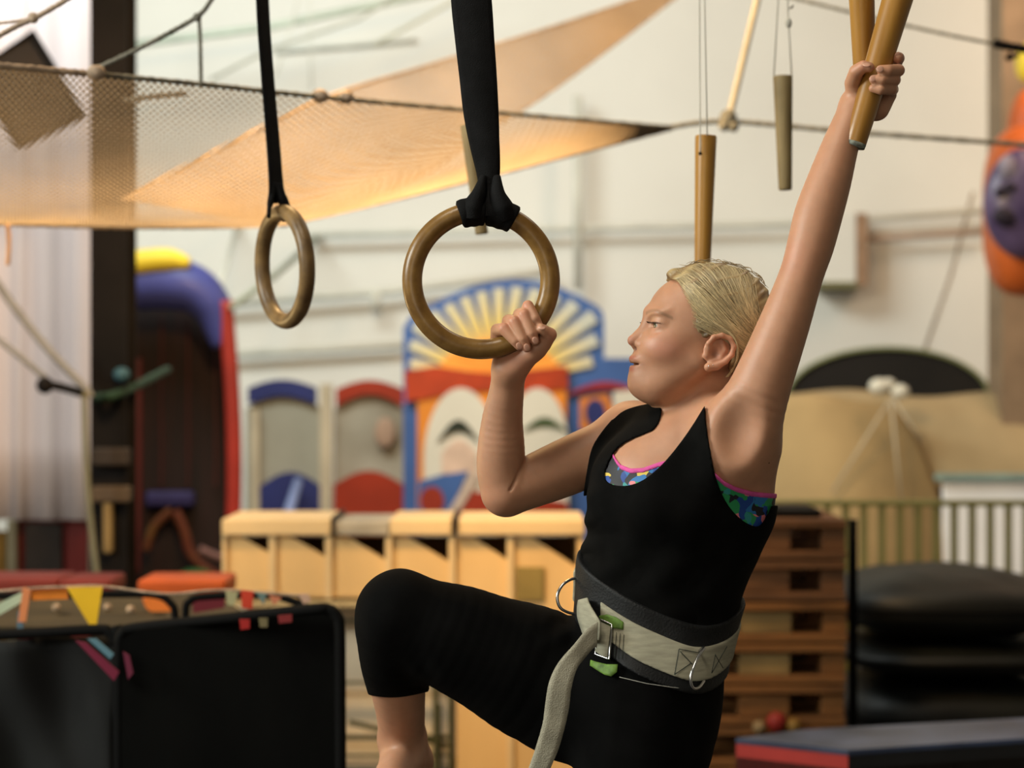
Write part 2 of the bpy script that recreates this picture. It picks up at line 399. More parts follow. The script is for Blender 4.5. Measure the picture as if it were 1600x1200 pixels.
# head
head = [HE((1112,502,2),(84,79,70)), HE((1076,497,0),(67,65,58),.02), HE((1055,545,0),(64,48,52),.02), HE((1040,545,-20),(40,34,36),.02), HE((1040,545,20),(40,34,36),.02),
 HE((1034,594,0),(48,42,36),.02), HE((1003,600,0),(26,23.5,19),.014), HE((1010,568,0),(27,26,26),.012), HE((1000,588,0),(18.5,12,19),.010),
 HC((1022,603,-16),(1078,568,-42),19,19,.024), HC((1022,603,16),(1078,568,42),19,19,.024),
 HC((1014,490,0),(1011,505,0),12,9,.012), HC((1011,505,0),(996,524,0),8.5,8.0,.008), HC((996,524,0),(985.5,532.5,0),8,9,.006),
 HE((997,539,-10.5),(9.5,7.2,6),.005), HE((997,539,10.5),(9.5,7.2,6),.005), HE((990,543,0),(6,4,3.2),.004),
 HE((1024,491,-25),(14,7,18),.016), HE((1024,491,25),(14,7,18),.016),
 HE((1006,509,-33),(12,9,15),.014,True), HE((1006,509,33),(12,9,15),.014,True),
 HE((1024,509,-29),(14.2,13.2,15.2),.008), HE((1024,509,29),(14.2,13.2,15.2),.008),
 HE((1008,509.5,-31),(9.8,3.8,14),.0018,True,.10), HE((1008,509.5,31),(9.8,3.8,14),.0018,True,.10),
 HE((991,562,0),(10.5,6,17),.006), HE((984.5,560.5,0),(4,4,6),.004), HE((993,576.5,0),(11,6.0,15),.006),
 HE((986,569.6,-4),(11,1.1,17),.0026,True,-.03), HE((986,569.6,4),(11,1.1,17),.0026,True,-.03),
 HE((988,545.5,-6.5),(4.6,2.4,3.0),.002,True), HE((988,545.5,6.5),(4.6,2.4,3.0),.002,True)]
EX = lambda x: 1107+(x-1119)*1.18
for sg in (-1, 1):
    wv = 69*sg; o = 7*sg
    if sg == -1:
        head.append(HE((EX(1116),551,wv),(23,24,5.5),.006,False,-.15))
        head.append(HE((EX(1110),555,wv+o*1.2),(10,13,8),.003,True,-.2))
        helix = [(1105,549,wv+1),(1103,538,wv+o*.6),(1109,529,wv+o),(1120,526,wv+o*1.2),(1131,531,wv+o*1.3),(1136,543,wv+o*1.3),(1133,556,wv+o*1.1),(1125,566,wv+o*.8),(1114,573,wv+o*.5),(1103,575,wv+o*.3)]
        helix = [(EX(a_), b_, c_) for a_, b_, c_ in helix]
        rr = [3.2,3.6,4,4.2,4.2,4.2,4.0,4.4,6.0,7.0]
        for i in range(len(helix)-1): head.append(HC(helix[i], helix[i+1], rr[i], rr[i+1], .0025))
        for a, b in (((1121,536,wv+o*.5),(1125,548,wv+o*.6)), ((1125,548,wv+o*.6),(1119,562,wv+o*.4)), ((1119,562,wv+o*.4),(1107,566,wv+o*.3))): head.append(HC((EX(a[0]),a[1],a[2]), (EX(b[0]),b[1],b[2]), 2.8, 2.8, .003))
        head.append(HE((EX(1100),557,wv+1),(4.5,5.5,5),.003))
    else:
        head.append(HE((EX(1116),551,wv),(22,26,5.5),.006,False,-.15))
body_prims = trunk + shoulders + bust + arm_near + ring_hand + peg_hand + arm_far + leg_far + foot_far + leg_near + head
BODY_LO = (-.30, Y0-.22, .10); BODY_HI = (.70, Y0+.40, 2.10)

def poly_sdf(px, py, poly):
    """signed distance in pixels, negative inside"""
    poly = np.array(poly, float); d = np.full(px.shape, 1e9); ins = np.zeros(px.shape, bool)
    for (ax, ay), (bx, by) in zip(poly, np.roll(poly, -1, 0)):
        ex, ey = bx-ax, by-ay; wx, wy = px-ax, py-ay
        t = np.clip((wx*ex+wy*ey)/(ex*ex+ey*ey+1e-9), 0, 1); d = np.minimum(d, (wx-ex*t)**2+(wy-ey*t)**2)
        c = ((ay > py) != (by > py)); 
        with np.errstate(divide='ignore', invalid='ignore'): xi = (bx-ax)*(py-ay)/(by-ay+1e-12)+ax
        ins ^= c & (px < xi)
    d = np.sqrt(d); return np.where(ins, -d, d)
def cat2(pts, n=5):
    q = smooth_path([(a, b, 0) for a, b in pts], n); return [(v.x, v.y) for v in q]
def cloth_surface(prims, off, region, h, lo, hi, B=12): return surface(prims, off, region, h, B, lo, hi)
# ------------------------------------------------------------------ the hall
def prismY(px_poly, Y, th):
    """pixel polygon standing at distance Y with thickness th"""
    return MB().prism([(v.x, v.z) for v in (WY(x, y, Y) for x, y in px_poly)], Y, Y+th)
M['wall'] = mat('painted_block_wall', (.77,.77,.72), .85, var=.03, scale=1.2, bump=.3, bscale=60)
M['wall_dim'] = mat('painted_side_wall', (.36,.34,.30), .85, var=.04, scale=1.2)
M['floor'] = mat('dark_floor', (.07,.065,.06), .6, var=.2, scale=3, bump=.2)
M['ceiling'] = mat('ceiling_paint', (.25,.24,.22), .9, var=.05, scale=2)
def slab(name, lo, hi, m): return tag(MB().box(lo, hi).build(name, m), kind='structure')
slab('floor', (-6.2,-3.2,-.15), (6.2,14.2,0), M['floor'])
slab('ceiling', (-6.2,-3.2,6.2), (6.2,14.2,6.35), M['ceiling'])
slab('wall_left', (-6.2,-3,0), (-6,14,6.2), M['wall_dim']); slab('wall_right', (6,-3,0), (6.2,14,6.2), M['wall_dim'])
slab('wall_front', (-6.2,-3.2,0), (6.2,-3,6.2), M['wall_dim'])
wb = slab('wall_back', (-6.2,14,0), (6.2,14.25,6.2), M['wall'])
# steel column on the left
M['col'] = mat('black_steel', (.007,.0055,.0055), .7, var=.3, scale=3, spec=.1)
def pixbox(x0, y0, x1, y1, Y, dep, bev=0, mi=0, mb=None):
    a = WY(x0, y1, Y); b = WY(x1, y0, Y); return (mb or MB()).box((a.x, Y, a.z), (b.x, Y+dep, b.z), mi, bev=bev)
co = MB(); a = WY(141,600,7.6); b = WY(198,600,7.6)
co.box((a.x,7.6,.0),(b.x,7.62,6.2)); co.box((a.x,7.78,0),(b.x,7.80,6.2)); co.box(((a.x+b.x)/2-.012,7.62,0),((a.x+b.x)/2+.012,7.78,6.2))
tag(co.build('trim_1', M['col']), kind='structure')
a = WY(1566,600,11.4)
tag(MB().box((a.x,11.4,0),(a.x+.45,11.75,6.2)).build('trim_2', mat('brown_pillar', (.27,.19,.12), .8, var=.15, scale=4)), kind='structure')
M['pipe'] = mat('painted_pipe', (.66,.66,.58), .6, var=.08, scale=6)
def pipe(pts, Y, rpx, label, m=None, name='wall_pipe', cat='pipe', group=None, n=8, mat_=None):
    Ys = Y if hasattr(Y, '__len__') else [Y]*len(pts)
    P = [WY(x, y, q) for (x, y), q in zip(pts, Ys)]
    o = MB().tube(P, [rpx*q/F for q in Ys], n).build(name, m or M['pipe'], None, True); return tag(o, label, cat, group)
pipe([(300,478),(600,456),(860,424)], 13.8, 6, 'pale pipe rising along the back wall above the blue arched panel')
pipe([(330,556),(640,538)], 13.85, 6, 'lower pale pipe on the back wall just above the arched panels')
pipe([(480,368),(850,358),(1240,350),(1640,322)], 13.8, 5, 'long thin pipe crossing the whole back wall at ring height')
pipe([(1340,374),(1540,362)], 13.8, 5, 'short pinkish pipe right of the wall box', mat('pinkish_pipe', (.50,.36,.27), .7))
pipe([(903,150),(903,452)], 13.75, 7, 'vertical pale pipe on the back wall above the sunburst board')
pipe([(587,456),(587,484)], 13.75, 7, 'short stub of pipe hanging below the rising wall pipe')
pipe([(190,72),(420,42),(700,-16)], 13.0, 6, 'pale green roof tie crossing the white wall at top left', mat('pale_green_steel', (.52,.60,.50), .6))
pipe([(330,124),(420,78),(560,30),(640,-20)], 12.4, 2.6, 'thin grey rope slanting up across the white wall', mat('grey_rope', (.42,.42,.34), .8), 'rope', 'rope')
pipe([(430,80),(650,62)], 13.95, 3, 'faint horizontal cable behind the net at top', mat('faint_cable', (.70,.74,.68), .8), 'cable', 'cable')
pipe([(585,70),(640,40),(730,-10)], 12.7, 3, 'pale rope above the middle of the net', mat('pale_rope', (.62,.60,.46), .8), 'rope', 'rope')
pipe([(430,120),(450,60),(470,-20)], 12.8, 1.5, 'hair thin wire beside the left ring strap', M['pipe'], 'wire', 'wire')
pipe([(487,140),(484,-10)], 12.8, 1.5, 'hair thin vertical wire right of the left ring strap', M['pipe'], 'wire', 'wire')
pipe([(362,480),(430,430),(500,368)], [10.0,12,13.98], 5, 'grey green pole slanting behind the left ring', mat('grey_green_pole', (.28,.31,.24), .6), 'pole', 'pole')
pipe([(330,480),(352,420),(372,350)], [10.2,12,13.98], 4, 'pale slanted cord left of the free ring', M['pipe'], 'cord', 'cord')
pipe([(1440,560),(1485,430),(1520,300)], 13.99, 2.2, 'faint thin cord on the wall left of the orange inflatable', mat('faint_cord', (.42,.36,.30), .8), 'cord', 'cord')
# wall box
bx = empty('wall_box', WY(1316,445,13.1), 'cream box on the back wall right of the raised elbow', 'box')
pixbox(1286,334,1338,444,13.6,.38,.01).build('front_panel', M['wall'], bx)
pixbox(1336,333,1356,446,13.62,.36,.01).build('side_panel', mat('brown_side', (.38,.24,.15), .8), bx)
pixbox(1284,440,1340,450,13.58,.38,.005).build('bottom_edge', mat('olive_edge', (.20,.19,.09), .8), bx)

# ------------------------------------------------------------------ curtain and board on the left
M['curtain'] = mat('lilac_curtain', (.56,.49,.50), .9, var=.07, scale=1.2, stretch=(6,1,.3))
def curtain(name, x0, x1, y0, y1, Y, m, label, amp=.022, waves=8):
    P = []
    for i in range(161):
        u = i/160; row = []
        for j in range(9):
            v = j/8; p = WY(x0+(x1-x0)*u, y0+(y1-y0)*v, Y); p = p+Vector((.01*math.sin(u*37+v*2), amp*math.sin(u*waves*6.28+1.3*math.sin(u*9))*(.6+.4*v), .0)); row.append(p)
        P.append(row)
    return tag(MB().grid(P).build(name, m, None, True, solid=.006), label, 'curtain')
curtain('curtain', -260, 146, -120, 812, 9.0, M['curtain'], 'tall pale lilac pleated curtain at the far left')
M['board_dark'] = mat('dark_board', (.022,.015,.012), .7, var=.3, scale=4)
bd = empty('hanging_board', WY(40,140,8.0), 'dark square board hanging tilted behind the net', 'board')
MB().prism([(v.x, v.z) for v in (WY(x, y, 8.0) for x, y in ((-45,112),(50,52),(128,180),(30,228)))], 8.0, 8.08).build('panel', M['board_dark'], bd)
MB().tube([WY(x, y, 7.98) for x, y in ((-45,112),(50,52),(128,180),(30,228))], .02, 6, closed=True).build('rim', M['col'], bd)

# ------------------------------------------------------------------ safety net
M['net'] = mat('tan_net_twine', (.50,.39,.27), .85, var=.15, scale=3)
M['rope'] = mat('tan_rope', (.47,.35,.25), .9, var=.25, scale=40, bump=.8, bscale=200)
M['rope_grey'] = mat('grey_brown_rope', (.22,.21,.17), .9, var=.25, scale=40, bump=.8, bscale=200)
def interp_pts(pts, u):
    q = u*(len(pts)-1); i = min(int(q), len(pts)-2); return pts[i].lerp(pts[i+1], q-i)
def net_patch(top, bot, nu, nv, r, shape, name, parent, m):
    T = smooth_path(top, 10); B_ = smooth_path(bot, 10); mb = MB()
    def S(u, v):
        a = interp_pts(T, u); b = interp_pts(B_, u); p = a.lerp(b, v)
        sx = shape(v)   # apparent drop between the edges; turned into real height below
        za = CAMZ+(a.z-CAMZ)/a.y*p.y; zb = CAMZ+(b.z-CAMZ)/b.y*p.y
        return Vector((p.x, p.y, za+(zb-za)*sx))
    for fam in (1, -1):
        for k in range(-nv, nu+nv+1):
            pts = []
            for j in range(nv*2+1):
                v = j/(nv*2); u = (k+fam*(v*nv-(nv if fam < 0 and False else 0)))/nu
                if fam < 0: u = (k-v*nv+0)/nu
                if -1e-6 <= u <= 1.0001: pts.append(S(min(max(u, 0), 1), v))
            if len(pts) > 2: mb.tube(pts[::2] + ([pts[-1]] if len(pts) % 2 == 0 else []), r, 3, cap=False)
    o = mb.build(name, m, parent); o['kind'] = 'stuff'; return o
net = empty('safety_net', WY(420,350,5.5), 'large tan rope safety net sagging across the top left', 'net')
topA = [WY(-170,88,3.85),WY(0,103,3.95),WY(150,116,4.1),WY(320,132,4.3),WY(510,152,4.6),WY(780,176,5.2),WY(1050,199,5.9)]
botA = [WY(-170,345,5.2),WY(0,349,5.25),WY(150,353,5.3),WY(300,354,5.4),WY(450,350,5.5),WY(700,291,5.7),WY(1050,201,5.94)]
net_patch(topA, botA, 88, 35, .0022, lambda v: 1-(1-v)**1.7, 'net_mesh', net, M['net'])
LB = [WY(190,312,5.7),WY(345,232,6.0),WY(510,152,6.4),WY(660,105,7.3),WY(800,62,7.6),WY(930,20,7.9),WY(1060,-25,8.2)]
RB = [WY(430,353,5.6),WY(560,322,6.2),WY(680,262,6.9),WY(760,206,7.2),WY(850,150,7.5),WY(960,70,7.8),WY(1090,-30,8.1)]
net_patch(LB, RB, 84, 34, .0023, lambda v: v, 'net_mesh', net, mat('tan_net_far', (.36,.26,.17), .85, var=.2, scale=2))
def rope(pts, Y, rpx, name='edge_rope', parent=None, m=None, twist=True):
    Ys = Y if hasattr(Y, '__len__') else [Y]*len(pts)
    P = smooth_path([WY(x, y, q) for (x, y), q in zip(pts, Ys)], 14); rr = rpx*(sum(Ys)/len(Ys))/F
    if not twist: return MB().tube(P, rr, 8).build(name, m or M['rope'], parent, True)
    mb = MB(); L_ = 0
    for s in (0, 1):
        Q = []
        for i, p in enumerate(P):
            a = i*2.2+s*math.pi; Q.append(p+Vector((0, math.cos(a), math.sin(a)))*rr*.28)
        mb.tube(Q, rr*.75, 6)
    return mb.build(name, m or M['rope'], parent, True)
YA = [3.85,3.95,4.1,4.3,4.6,5.2,5.9]
rope([(-170,88),(0,103),(150,116)], YA[:3], 6.5, parent=net)
rope([(150,116),(320,132),(510,152),(780,176),(1050,199)], YA[2:], 4.2, parent=net, m=M['rope_grey'])
rope([(-170,346),(0,350),(150,354),(300,355),(450,351)], [5.2,5.25,5.3,5.4,5.5], 4, parent=net)
rope([(450,351),(700,292),(1050,202)], [5.5,5.7,5.94], 2.6, parent=net)
rope([(190,312),(345,232),(510,152),(660,105),(800,62),(930,20),(1060,-25)], [5.7,6.0,6.4,7.3,7.6,7.9,8.2], 3, parent=net, m=M['rope'])
rope([(560,322),(680,262),(760,206),(850,150),(960,70),(1090,-30)], [6.2,6.9,7.2,7.5,7.8,8.1], 2.4, parent=net)
rope([(195,158),(230,152),(268,148),(290,146)], 4.35, 5, name='mending_knot', parent=net, m=M['rope_grey'])
for x, y, q in ((150,114,4.08),(500,150,4.58),(540,152,4.66)):
    MB().ell(WY(x, y, q), (.022,.02,.018), 10, 7).build('knot', M['rope'], net, True)
def lone(name, pts, Y, r, label, m=None, cat='rope', knots=(), twist=True):
    t = empty(name, WY(pts[0][0], pts[0][1], Y if not hasattr(Y, '__len__') else Y[0]), label, cat)
    rope(pts, Y, r, 'rope_length', t, m, twist)
    for x, y, q, k in knots: MB().ell(WY(x, y, q), (k,k*.8,k), 10, 8).build('knot', m or M['rope'], t, True)
    return t
lone('guy_rope', [(150,108),(225,72),(305,28),(330,0),(346,-26)], 4.1, 4.6, 'rope tied to the net edge rising to the top left of the free ring strap', M['rope_grey'], knots=((308,27,4.1,.010),))
lone('drop_rope', [(311,26),(313,70),(314,132)], 4.22, 4.2, 'short vertical rope between the slanting rope and the net edge', M['rope_grey'])
lone('loop_rope', [(-40,78),(20,44),(62,24),(130,-16)], 3.9, 5.0, 'thick knotted rope at the top left corner', M['rope'], knots=((52,28,3.9,.012),))
lone('loop_rope', [(-30,38),(20,34),(60,26)], 3.92, 2.6, 'thin rope end meeting the thick knot at the top left corner', M['rope'])
lone('tension_rope', [(1046,199),(1138,190),(1340,207),(1640,229)], [5.9,5.95,6.0,6.1], 4.4, 'long horizontal rope running right from the net behind the raised arm', M['rope_grey'], knots=((1138,184,5.94,.028),(1132,196,5.93,.02),(1146,198,5.93,.018)))
lone('hanging_rope', [(1140,182),(1162,90),(1188,-20)], [5.95,5.95,5.95], 5.2, 'pale rope rising from the knot between the two hanging pegs', mat('pale_webbing', (.50,.46,.36), .9), twist=False)
lone('steel_cable', [(1180,-18),(1345,23),(1470,52),(1560,70)], [6.0,6.0,6.0,6.0], 3, 'grey cable descending to the clamp at the right edge', M['rope_grey'])
cl = empty('cable_clamp', WY(1576,78,6.0), 'dark clamp at the right end of the cable', 'clamp')
rope([(1555,68),(1585,74),(1625,80)], 6.0, 8, 'clamp_body', cl, M['col']); rope([(1578,84),(1574,92),(1590,86)], 6.0, 4, 'clamp_tail', cl, M['col'])
lone('frayed_cord', [(12,352),(14,380),(12,412)], 5.2, 5, 'short frayed cord end hanging under the net at the far left', mat('orange_cord', (.72,.45,.30), .9))
M['cable_grey'] = mat('grey_hose', (.20,.20,.21), .8, var=.1, scale=10)
lone('hose', [(-30,405),(15,470),(70,540),(132,606),(140,620)], 7.4, 6.5, 'thick grey hose curving down across the curtain', M['cable_grey'], 'hose', twist=False)
lone('hose', [(-30,510),(20,548),(70,590)], 7.4, 5, 'second grey hose ending in a dark coupling on the curtain', M['cable_grey'], 'hose', twist=False)
lone('tie_down', [(66,600),(92,604),(128,614)], 7.35, 7, 'dark coupling strap between curtain and column', M['col'], 'strap', twist=False, knots=((70,602,7.33,.035),))
lone('tie_down', [(132,610),(134,700),(140,800),(152,905)], 7.38, 5, 'grey green strap running down beside the column', mat('grey_green_strap', (.15,.15,.11), .8), 'strap', twist=False)
lone('tie_down', [(150,622),(190,614),(262,578)], [7.59,7.58,8.6], 7, 'dark green strap crossing in front of the inflatable', mat('dark_green_strap', (.010,.035,.018), .8), 'strap', twist=False)
MBc = MB().ell(WY(190,585,7.585), (.035,.03,.03), 12, 8).build('strap_buckle', mat('teal_buckle', (.03,.09,.13), .6), None, True); tag(MBc, 'small teal buckle on the dark column', 'buckle')
cb = empty('ratchet', WY(165,830,7.5), 'brown ratchet box strapped low on the column', 'ratchet')
pixbox(142,760,202,785,7.54,.07,.01).build('upper_band', mat('brown_band', (.07,.05,.035), .8), cb)
pixbox(160,785,174,865,7.55,.05,.01).build('handle', mat('tan_handle', (.20,.14,.06), .8), cb)
pixbox(142,700,200,728,7.54,.07,.01).build('lower_band', M['board_dark'], cb)

# ------------------------------------------------------------------ inflatable at the left
M['inf_blue'] = mat('blue_vinyl', (.055,.065,.26), .5, var=.15, scale=3, coat=.1)
M['inf_yel'] = mat('yellow_vinyl', (.80,.60,.04), .5, var=.1, scale=3)
M['inf_red'] = mat('red_vinyl', (.33,.025,.015), .5, var=.15, scale=3)
M['dark_mesh'] = mat('dark_mesh', (.010,.007,.006), .8, var=.5, scale=5, col2=(.022,.008,.006), stretch=(6,1,.4))
inf = empty('inflatable_castle', WY(280,1030,10.2), 'dark inflatable play castle with blue and yellow top beside the column', 'inflatable')
def itube(pts, Y, r, name, m, parent, flat=None):
    P = smooth_path([WY(x, y, q) for (x, y), q in zip(pts, Y if hasattr(Y, '__len__') else [Y]*len(pts))], 8)
    rr = [q*10.2/F for q in (np.interp(np.linspace(0,1,len(P)), np.linspace(0,1,len(r)), r) if hasattr(r, '__len__') else [r]*len(P))]
    return MB().tube(P, rr, 20, flat=flat).build(name, m, parent, True)
itube([(90,450),(190,446),(285,446),(330,478),(350,540)], 10.15, [40,40,40,32,18], 'top_beam', M['inf_blue'], inf)
itube([(110,420),(200,412),(262,406),(296,412)], 10.05, [20,20,18,8], 'top_stripe', M['inf_yel'], inf)
itube([(352,470),(362,600),(366,720),(364,860),(364,1010)], 10.1, 12, 'side_column', M['inf_red'], inf)
itube([(214,560),(214,700),(212,900)], 10.35, 8, 'inner_column', mat('dark_red_vinyl', (.08,.010,.008), .6), inf)
pixbox(150,470,356,1025,10.45,.1).build('back_wall', M['dark_mesh'], inf)
pixbox(226,768,302,792,10.35,.08,.02).build('purple_step', mat('purple_vinyl', (.022,.018,.085), .6), inf)
itube([(228,860),(240,825),(262,802),(268,798)], 10.3, 7, 'flame_rib', mat('flame_vinyl', (.11,.05,.010), .6, col2=(.08,.012,.006), scale=9), inf)
itube([(274,798),(288,830),(300,868),(340,902)], 10.3, 8, 'flame_rib', mat('flame_vinyl_red', (.11,.035,.008), .6, col2=(.08,.010,.006), scale=9), inf)
itube([(312,858),(335,868),(352,872)], 10.28, 6, 'pink_trim', mat('pink_grey_vinyl', (.20,.10,.09), .6), inf)
MB().ell(WY(306,902,10.25), (.10,.06,.05), 16, 10).build('green_cushion', mat('green_vinyl', (.02,.09,.02), .6), inf, True)
for x in (250, 292, 335):
    pixbox(x,500,x+3,760,10.4,.02).build('seam', mat('dark_seam', (.05,.008,.006), .7), inf)

# play panel under the curtain
pp = empty('play_panel', WY(70,905,9.1), 'dark red play panel with a black opening under the curtain', 'panel')
pixbox(22,812,140,1060,9.1,.05,.01).build('red_board', mat('dark_red_board', (.14,.008,.006), .6, var=.2, scale=4), pp)
pixbox(38,818,96,900,9.06,.03,.005).build('black_opening', M['board_dark'], pp)
pixbox(-60,830,12,1060,9.12,.05,.01).build('ochre_board', mat('ochre_board', (.16,.09,.012), .7), pp)
pixbox(10,812,24,1060,9.0,.06,.01).build('post', mat('grey_post', (.14,.13,.09), .7), pp)
pixbox(138,812,150,905,9.0,.06,.01).build('post', mat('grey_post_b', (.20,.19,.14), .7), pp)

# ------------------------------------------------------------------ arched panels and painted boards along the back
M['tan_post'] = mat('tan_post', (.50,.43,.31), .8, var=.1, scale=4)
M['grey_panel'] = mat('grey_green_panel', (.32,.31,.25), .8, var=.1, scale=2)
M['paint_blue'] = mat('navy_paint', (.018,.026,.13), .6, var=.12, scale=3)
M['paint_red'] = mat('brick_red_paint', (.30,.024,.005), .6, var=.12, scale=3)
def arch_poly(x0, x1, yb, yt_edge, yt_mid, n=12, yb_mid=None):
    top = [(x0+(x1-x0)*i/n, yt_edge+(yt_mid-yt_edge)*math.sin(math.pi*i/n)) for i in range(n+1)]
    if yb_mid is None: return top+[(x1, yb), (x0, yb)]
    return top+[(x1-(x1-x0)*i/n, yb+(yb_mid-yb)*math.sin(math.pi*i/n)) for i in range(n+1)]
def P_(parent, name, poly, Y, m, th=.03): return prismY(poly, Y, th).build(name, m, parent)
YM = 12.0
bl = empty('arched_panel', WY(445,960,YM), 'grey arched panel with navy top arc and navy mound, left one of the pair', 'panel')
P_(bl, 'backing', arch_poly(384,502,960,640,606), YM+.1, M['grey_panel'], .05)
P_(bl, 'top_arc', arch_poly(387,494,632,606,593,12,618), YM+.04, M['paint_blue'], .05)
P_(bl, 'mound', arch_poly(406,500,960,760,738), YM+.04, M['paint_blue'], .05)
P_(bl, 'side_post', [(392,640),(404,640),(406,960),(394,960)], YM+.03, M['tan_post'], .08)
P_(bl, 'side_post', [(500,600),(518,600),(518,960),(500,960)], YM+.03, M['tan_post'], .08)
sb = empty('inflated_stick', WY(455,800,11.6), 'pale blue stick leaning against the navy mound', 'stick')
MB().tube([WY(404,979,11.5), WY(448,812,11.6), WY(466,752,11.94)], [.03,.035,.03], 12).build('stick_body', mat('pale_blue_vinyl', (.25,.32,.58), .5), sb, True)
rd = empty('arched_panel', WY(575,960,YM), 'pale arched panel with brick red top arc and red mound, beside the sunburst board', 'panel')
P_(rd, 'backing', arch_poly(522,632,960,640,606), YM+.1, mat('pale_panel', (.42,.40,.33), .8, col2=(.22,.19,.14), scale=2.2), .05)
P_(rd, 'top_arc', arch_poly(525,630,635,608,594,12,616), YM+.04, M['paint_red'], .05)
P_(rd, 'mound', arch_poly(521,630,960,758,736), YM+.02, M['paint_red'], .05)
P_(rd, 'side_post', [(630,620),(649,620),(651,960),(632,960)], YM+.03, M['tan_post'], .08)
pf = MB().ell(WY(602,676,12.03), (.07,.02,.10), 16, 10).build('pink_patch', mat('pink_brown_patch', (.36,.24,.17), .8), rd, True)

sun = empty('sunburst_board', WY(800,960,11.9), 'blue board painted with a yellow sunburst and an orange sun', 'board')
M['sky_blue'] = mat('royal_blue_paint', (.045,.11,.31), .6, var=.1, scale=3)
outline = [(630,960),(630,512),(640,496),(668,478),(700,463),(735,448),(770,440),(800,436),(832,438),(866,446),(900,460),(930,476),(941,486),(944,500),(944,560),(1030,560),(1030,960)]
P_(sun, 'board', outline, 11.95, M['sky_blue'], .05)
mr = bpy.data.materials.new('ray_paint'); mr.use_nodes = True; nt = mr.node_tree; N = nt.nodes; L = nt.links
tc = N.new('ShaderNodeTexCoord'); vd = N.new('ShaderNodeVectorMath'); vd.operation = 'DISTANCE'; L.new(tc.outputs['Object'], vd.inputs[0])
C0 = WY(780,600,11.9); vd.inputs[1].default_value = C0
mp_ = N.new('ShaderNodeMapRange'); mp_.inputs[1].default_value = .12; mp_.inputs[2].default_value = .68; L.new(vd.outputs['Value'], mp_.inputs[0])
cr = N.new('ShaderNodeValToRGB'); e = cr.color_ramp.elements; e[0].color = (.80,.30,.03,1); e[1].color = (.46,.48,.42,1); k_ = e.new(.5); k_.color = (.68,.50,.14,1); L.new(mp_.outputs[0], cr.inputs[0]); L.new(cr.outputs[0], N['Principled BSDF'].inputs['Base Color'])
N['Principled BSDF'].inputs['Roughness'].default_value = .6
import itertools
def ray_len(a):
    # to the board's outline
    best = 400
    for (ax, ay), (bx, by) in zip(outline, outline[1:]):
        dx, dy = math.cos(a), -math.sin(a); ex, ey = bx-ax, by-ay; den = dx*ey-dy*ex
        if abs(den) < 1e-6: continue
        t = ((ax-780)*ey-(ay-600)*ex)/den; s = ((ax-780)*dy-(ay-600)*dx)/den
        if t > 0 and -.001 <= s <= 1.001: best = min(best, t)
    return best
for k in range(15):
    a = math.radians(14+k*10.9); R1 = min(ray_len(a)*.93, 185); w1, w0 = .060, .085
    if k in (0, 1): R1 = min(R1, 150+k*20)
    poly = [(780+40*math.cos(a-w0*1.6), 600-40*math.sin(a-w0*1.6)), (780+R1*math.cos(a-w1), 600-R1*math.sin(a-w1)), (780+R1*math.cos(a+w1), 600-R1*math.sin(a+w1)), (780+40*math.cos(a+w0*1.6), 600-40*math.sin(a+w0*1.6))]
    P_(sun, 'ray', poly, 11.925, mr, .03)
P_(sun, 'sun_disc', [(780+104*math.cos(math.radians(t)), 604-74*math.sin(math.radians(t))) for t in range(0, 181, 12)], 11.91, mat('orange_sun', (.82,.34,.05), .6, col2=(.75,.22,.02), scale=3), .04)
P_(sun, 'red_band', [(632,580),(680,572),(730,580),(780,584),(830,578),(886,572),(888,606),(840,612),(760,610),(690,618),(634,628)], 11.88, mat('orange_red_paint', (.42,.04,.005), .6), .05)
P_(sun, 'orange_field', [(652,612),(760,606),(885,604),(885,640),(880,810),(652,810)], 11.90, mat('orange_paint', (.68,.22,.02), .6, var=.1, scale=3), .03)
def rarch(x0, x1, yb, ye, yt, n=20): return [((x0+x1)/2-(x1-x0)/2*math.cos(math.pi*i/n), ye-(ye-yt)*math.sin(math.pi*i/n)) for i in range(n+1)]+[(x1, yb), (x0, yb)]
cr2 = mat('cream_arch', (.62,.58,.48), .7, var=.06, scale=3)
P_(sun, 'white_arch', rarch(662,778,960,720,606), 11.87, cr2, .04)
P_(sun, 'white_arch', rarch(792,888,960,700,606), 11.865, cr2, .04)
M['brow'] = mat('black_arc_paint', (.012,.018,.008), .6)
def arc(x0, x1, y, h, t, n=10):
    return [(x0+(x1-x0)*i/n, y-h*math.sin(math.pi*i/n)) for i in range(n+1)]+[(x1-(x1-x0)*i/n, y+2-(h-t)*math.sin(math.pi*i/n)) for i in range(n+1)]
P_(sun, 'black_arc', arc(684,748,690,34,16), 11.85, M['brow'], .03)
P_(sun, 'black_arc', arc(818,884,672,20,12), 11.85, mat('dark_green_arc', (.04,.07,.02), .6), .03)
P_(sun, 'pink_field', arch_poly(690,745,740,708,686), 11.852, mat('pink_cream', (.62,.44,.33), .7), .03)
P_(sun, 'blue_field', [(654,752),(690,742),(732,736),(700,806),(654,806)], 11.85, M['sky_blue'], .03)
P_(sun, 'tan_stripe', [(696,806),(712,806),(752,742),(738,738)], 11.84, mat('tan_stripe', (.55,.42,.33), .7), .03)
P_(sun, 'red_spot', [(675+19*math.cos(t*.4), 782+22*math.sin(t*.4)) for t in range(15)], 11.84, M['paint_red'], .03)
P_(sun, 'red_corner', [(716,806),(738,768),(790,772),(885,784),(890,806)], 11.848, M['paint_red'], .03)
P_(sun, 'red_arc_line', arc(885,1010,616,20,10), 11.90, mat('crimson_paint', (.30,.02,.03), .6), .04)
P_(sun, 'orange_patch', [(906,622),(950,615),(962,650),(940,680),(906,670)], 11.89, mat('orange_patch_paint', (.65,.20,.03), .6), .04)
P_(sun, 'cream_patch', [(958,612),(1020,606),(1024,800),(965,800)], 11.895, cr2, .04)
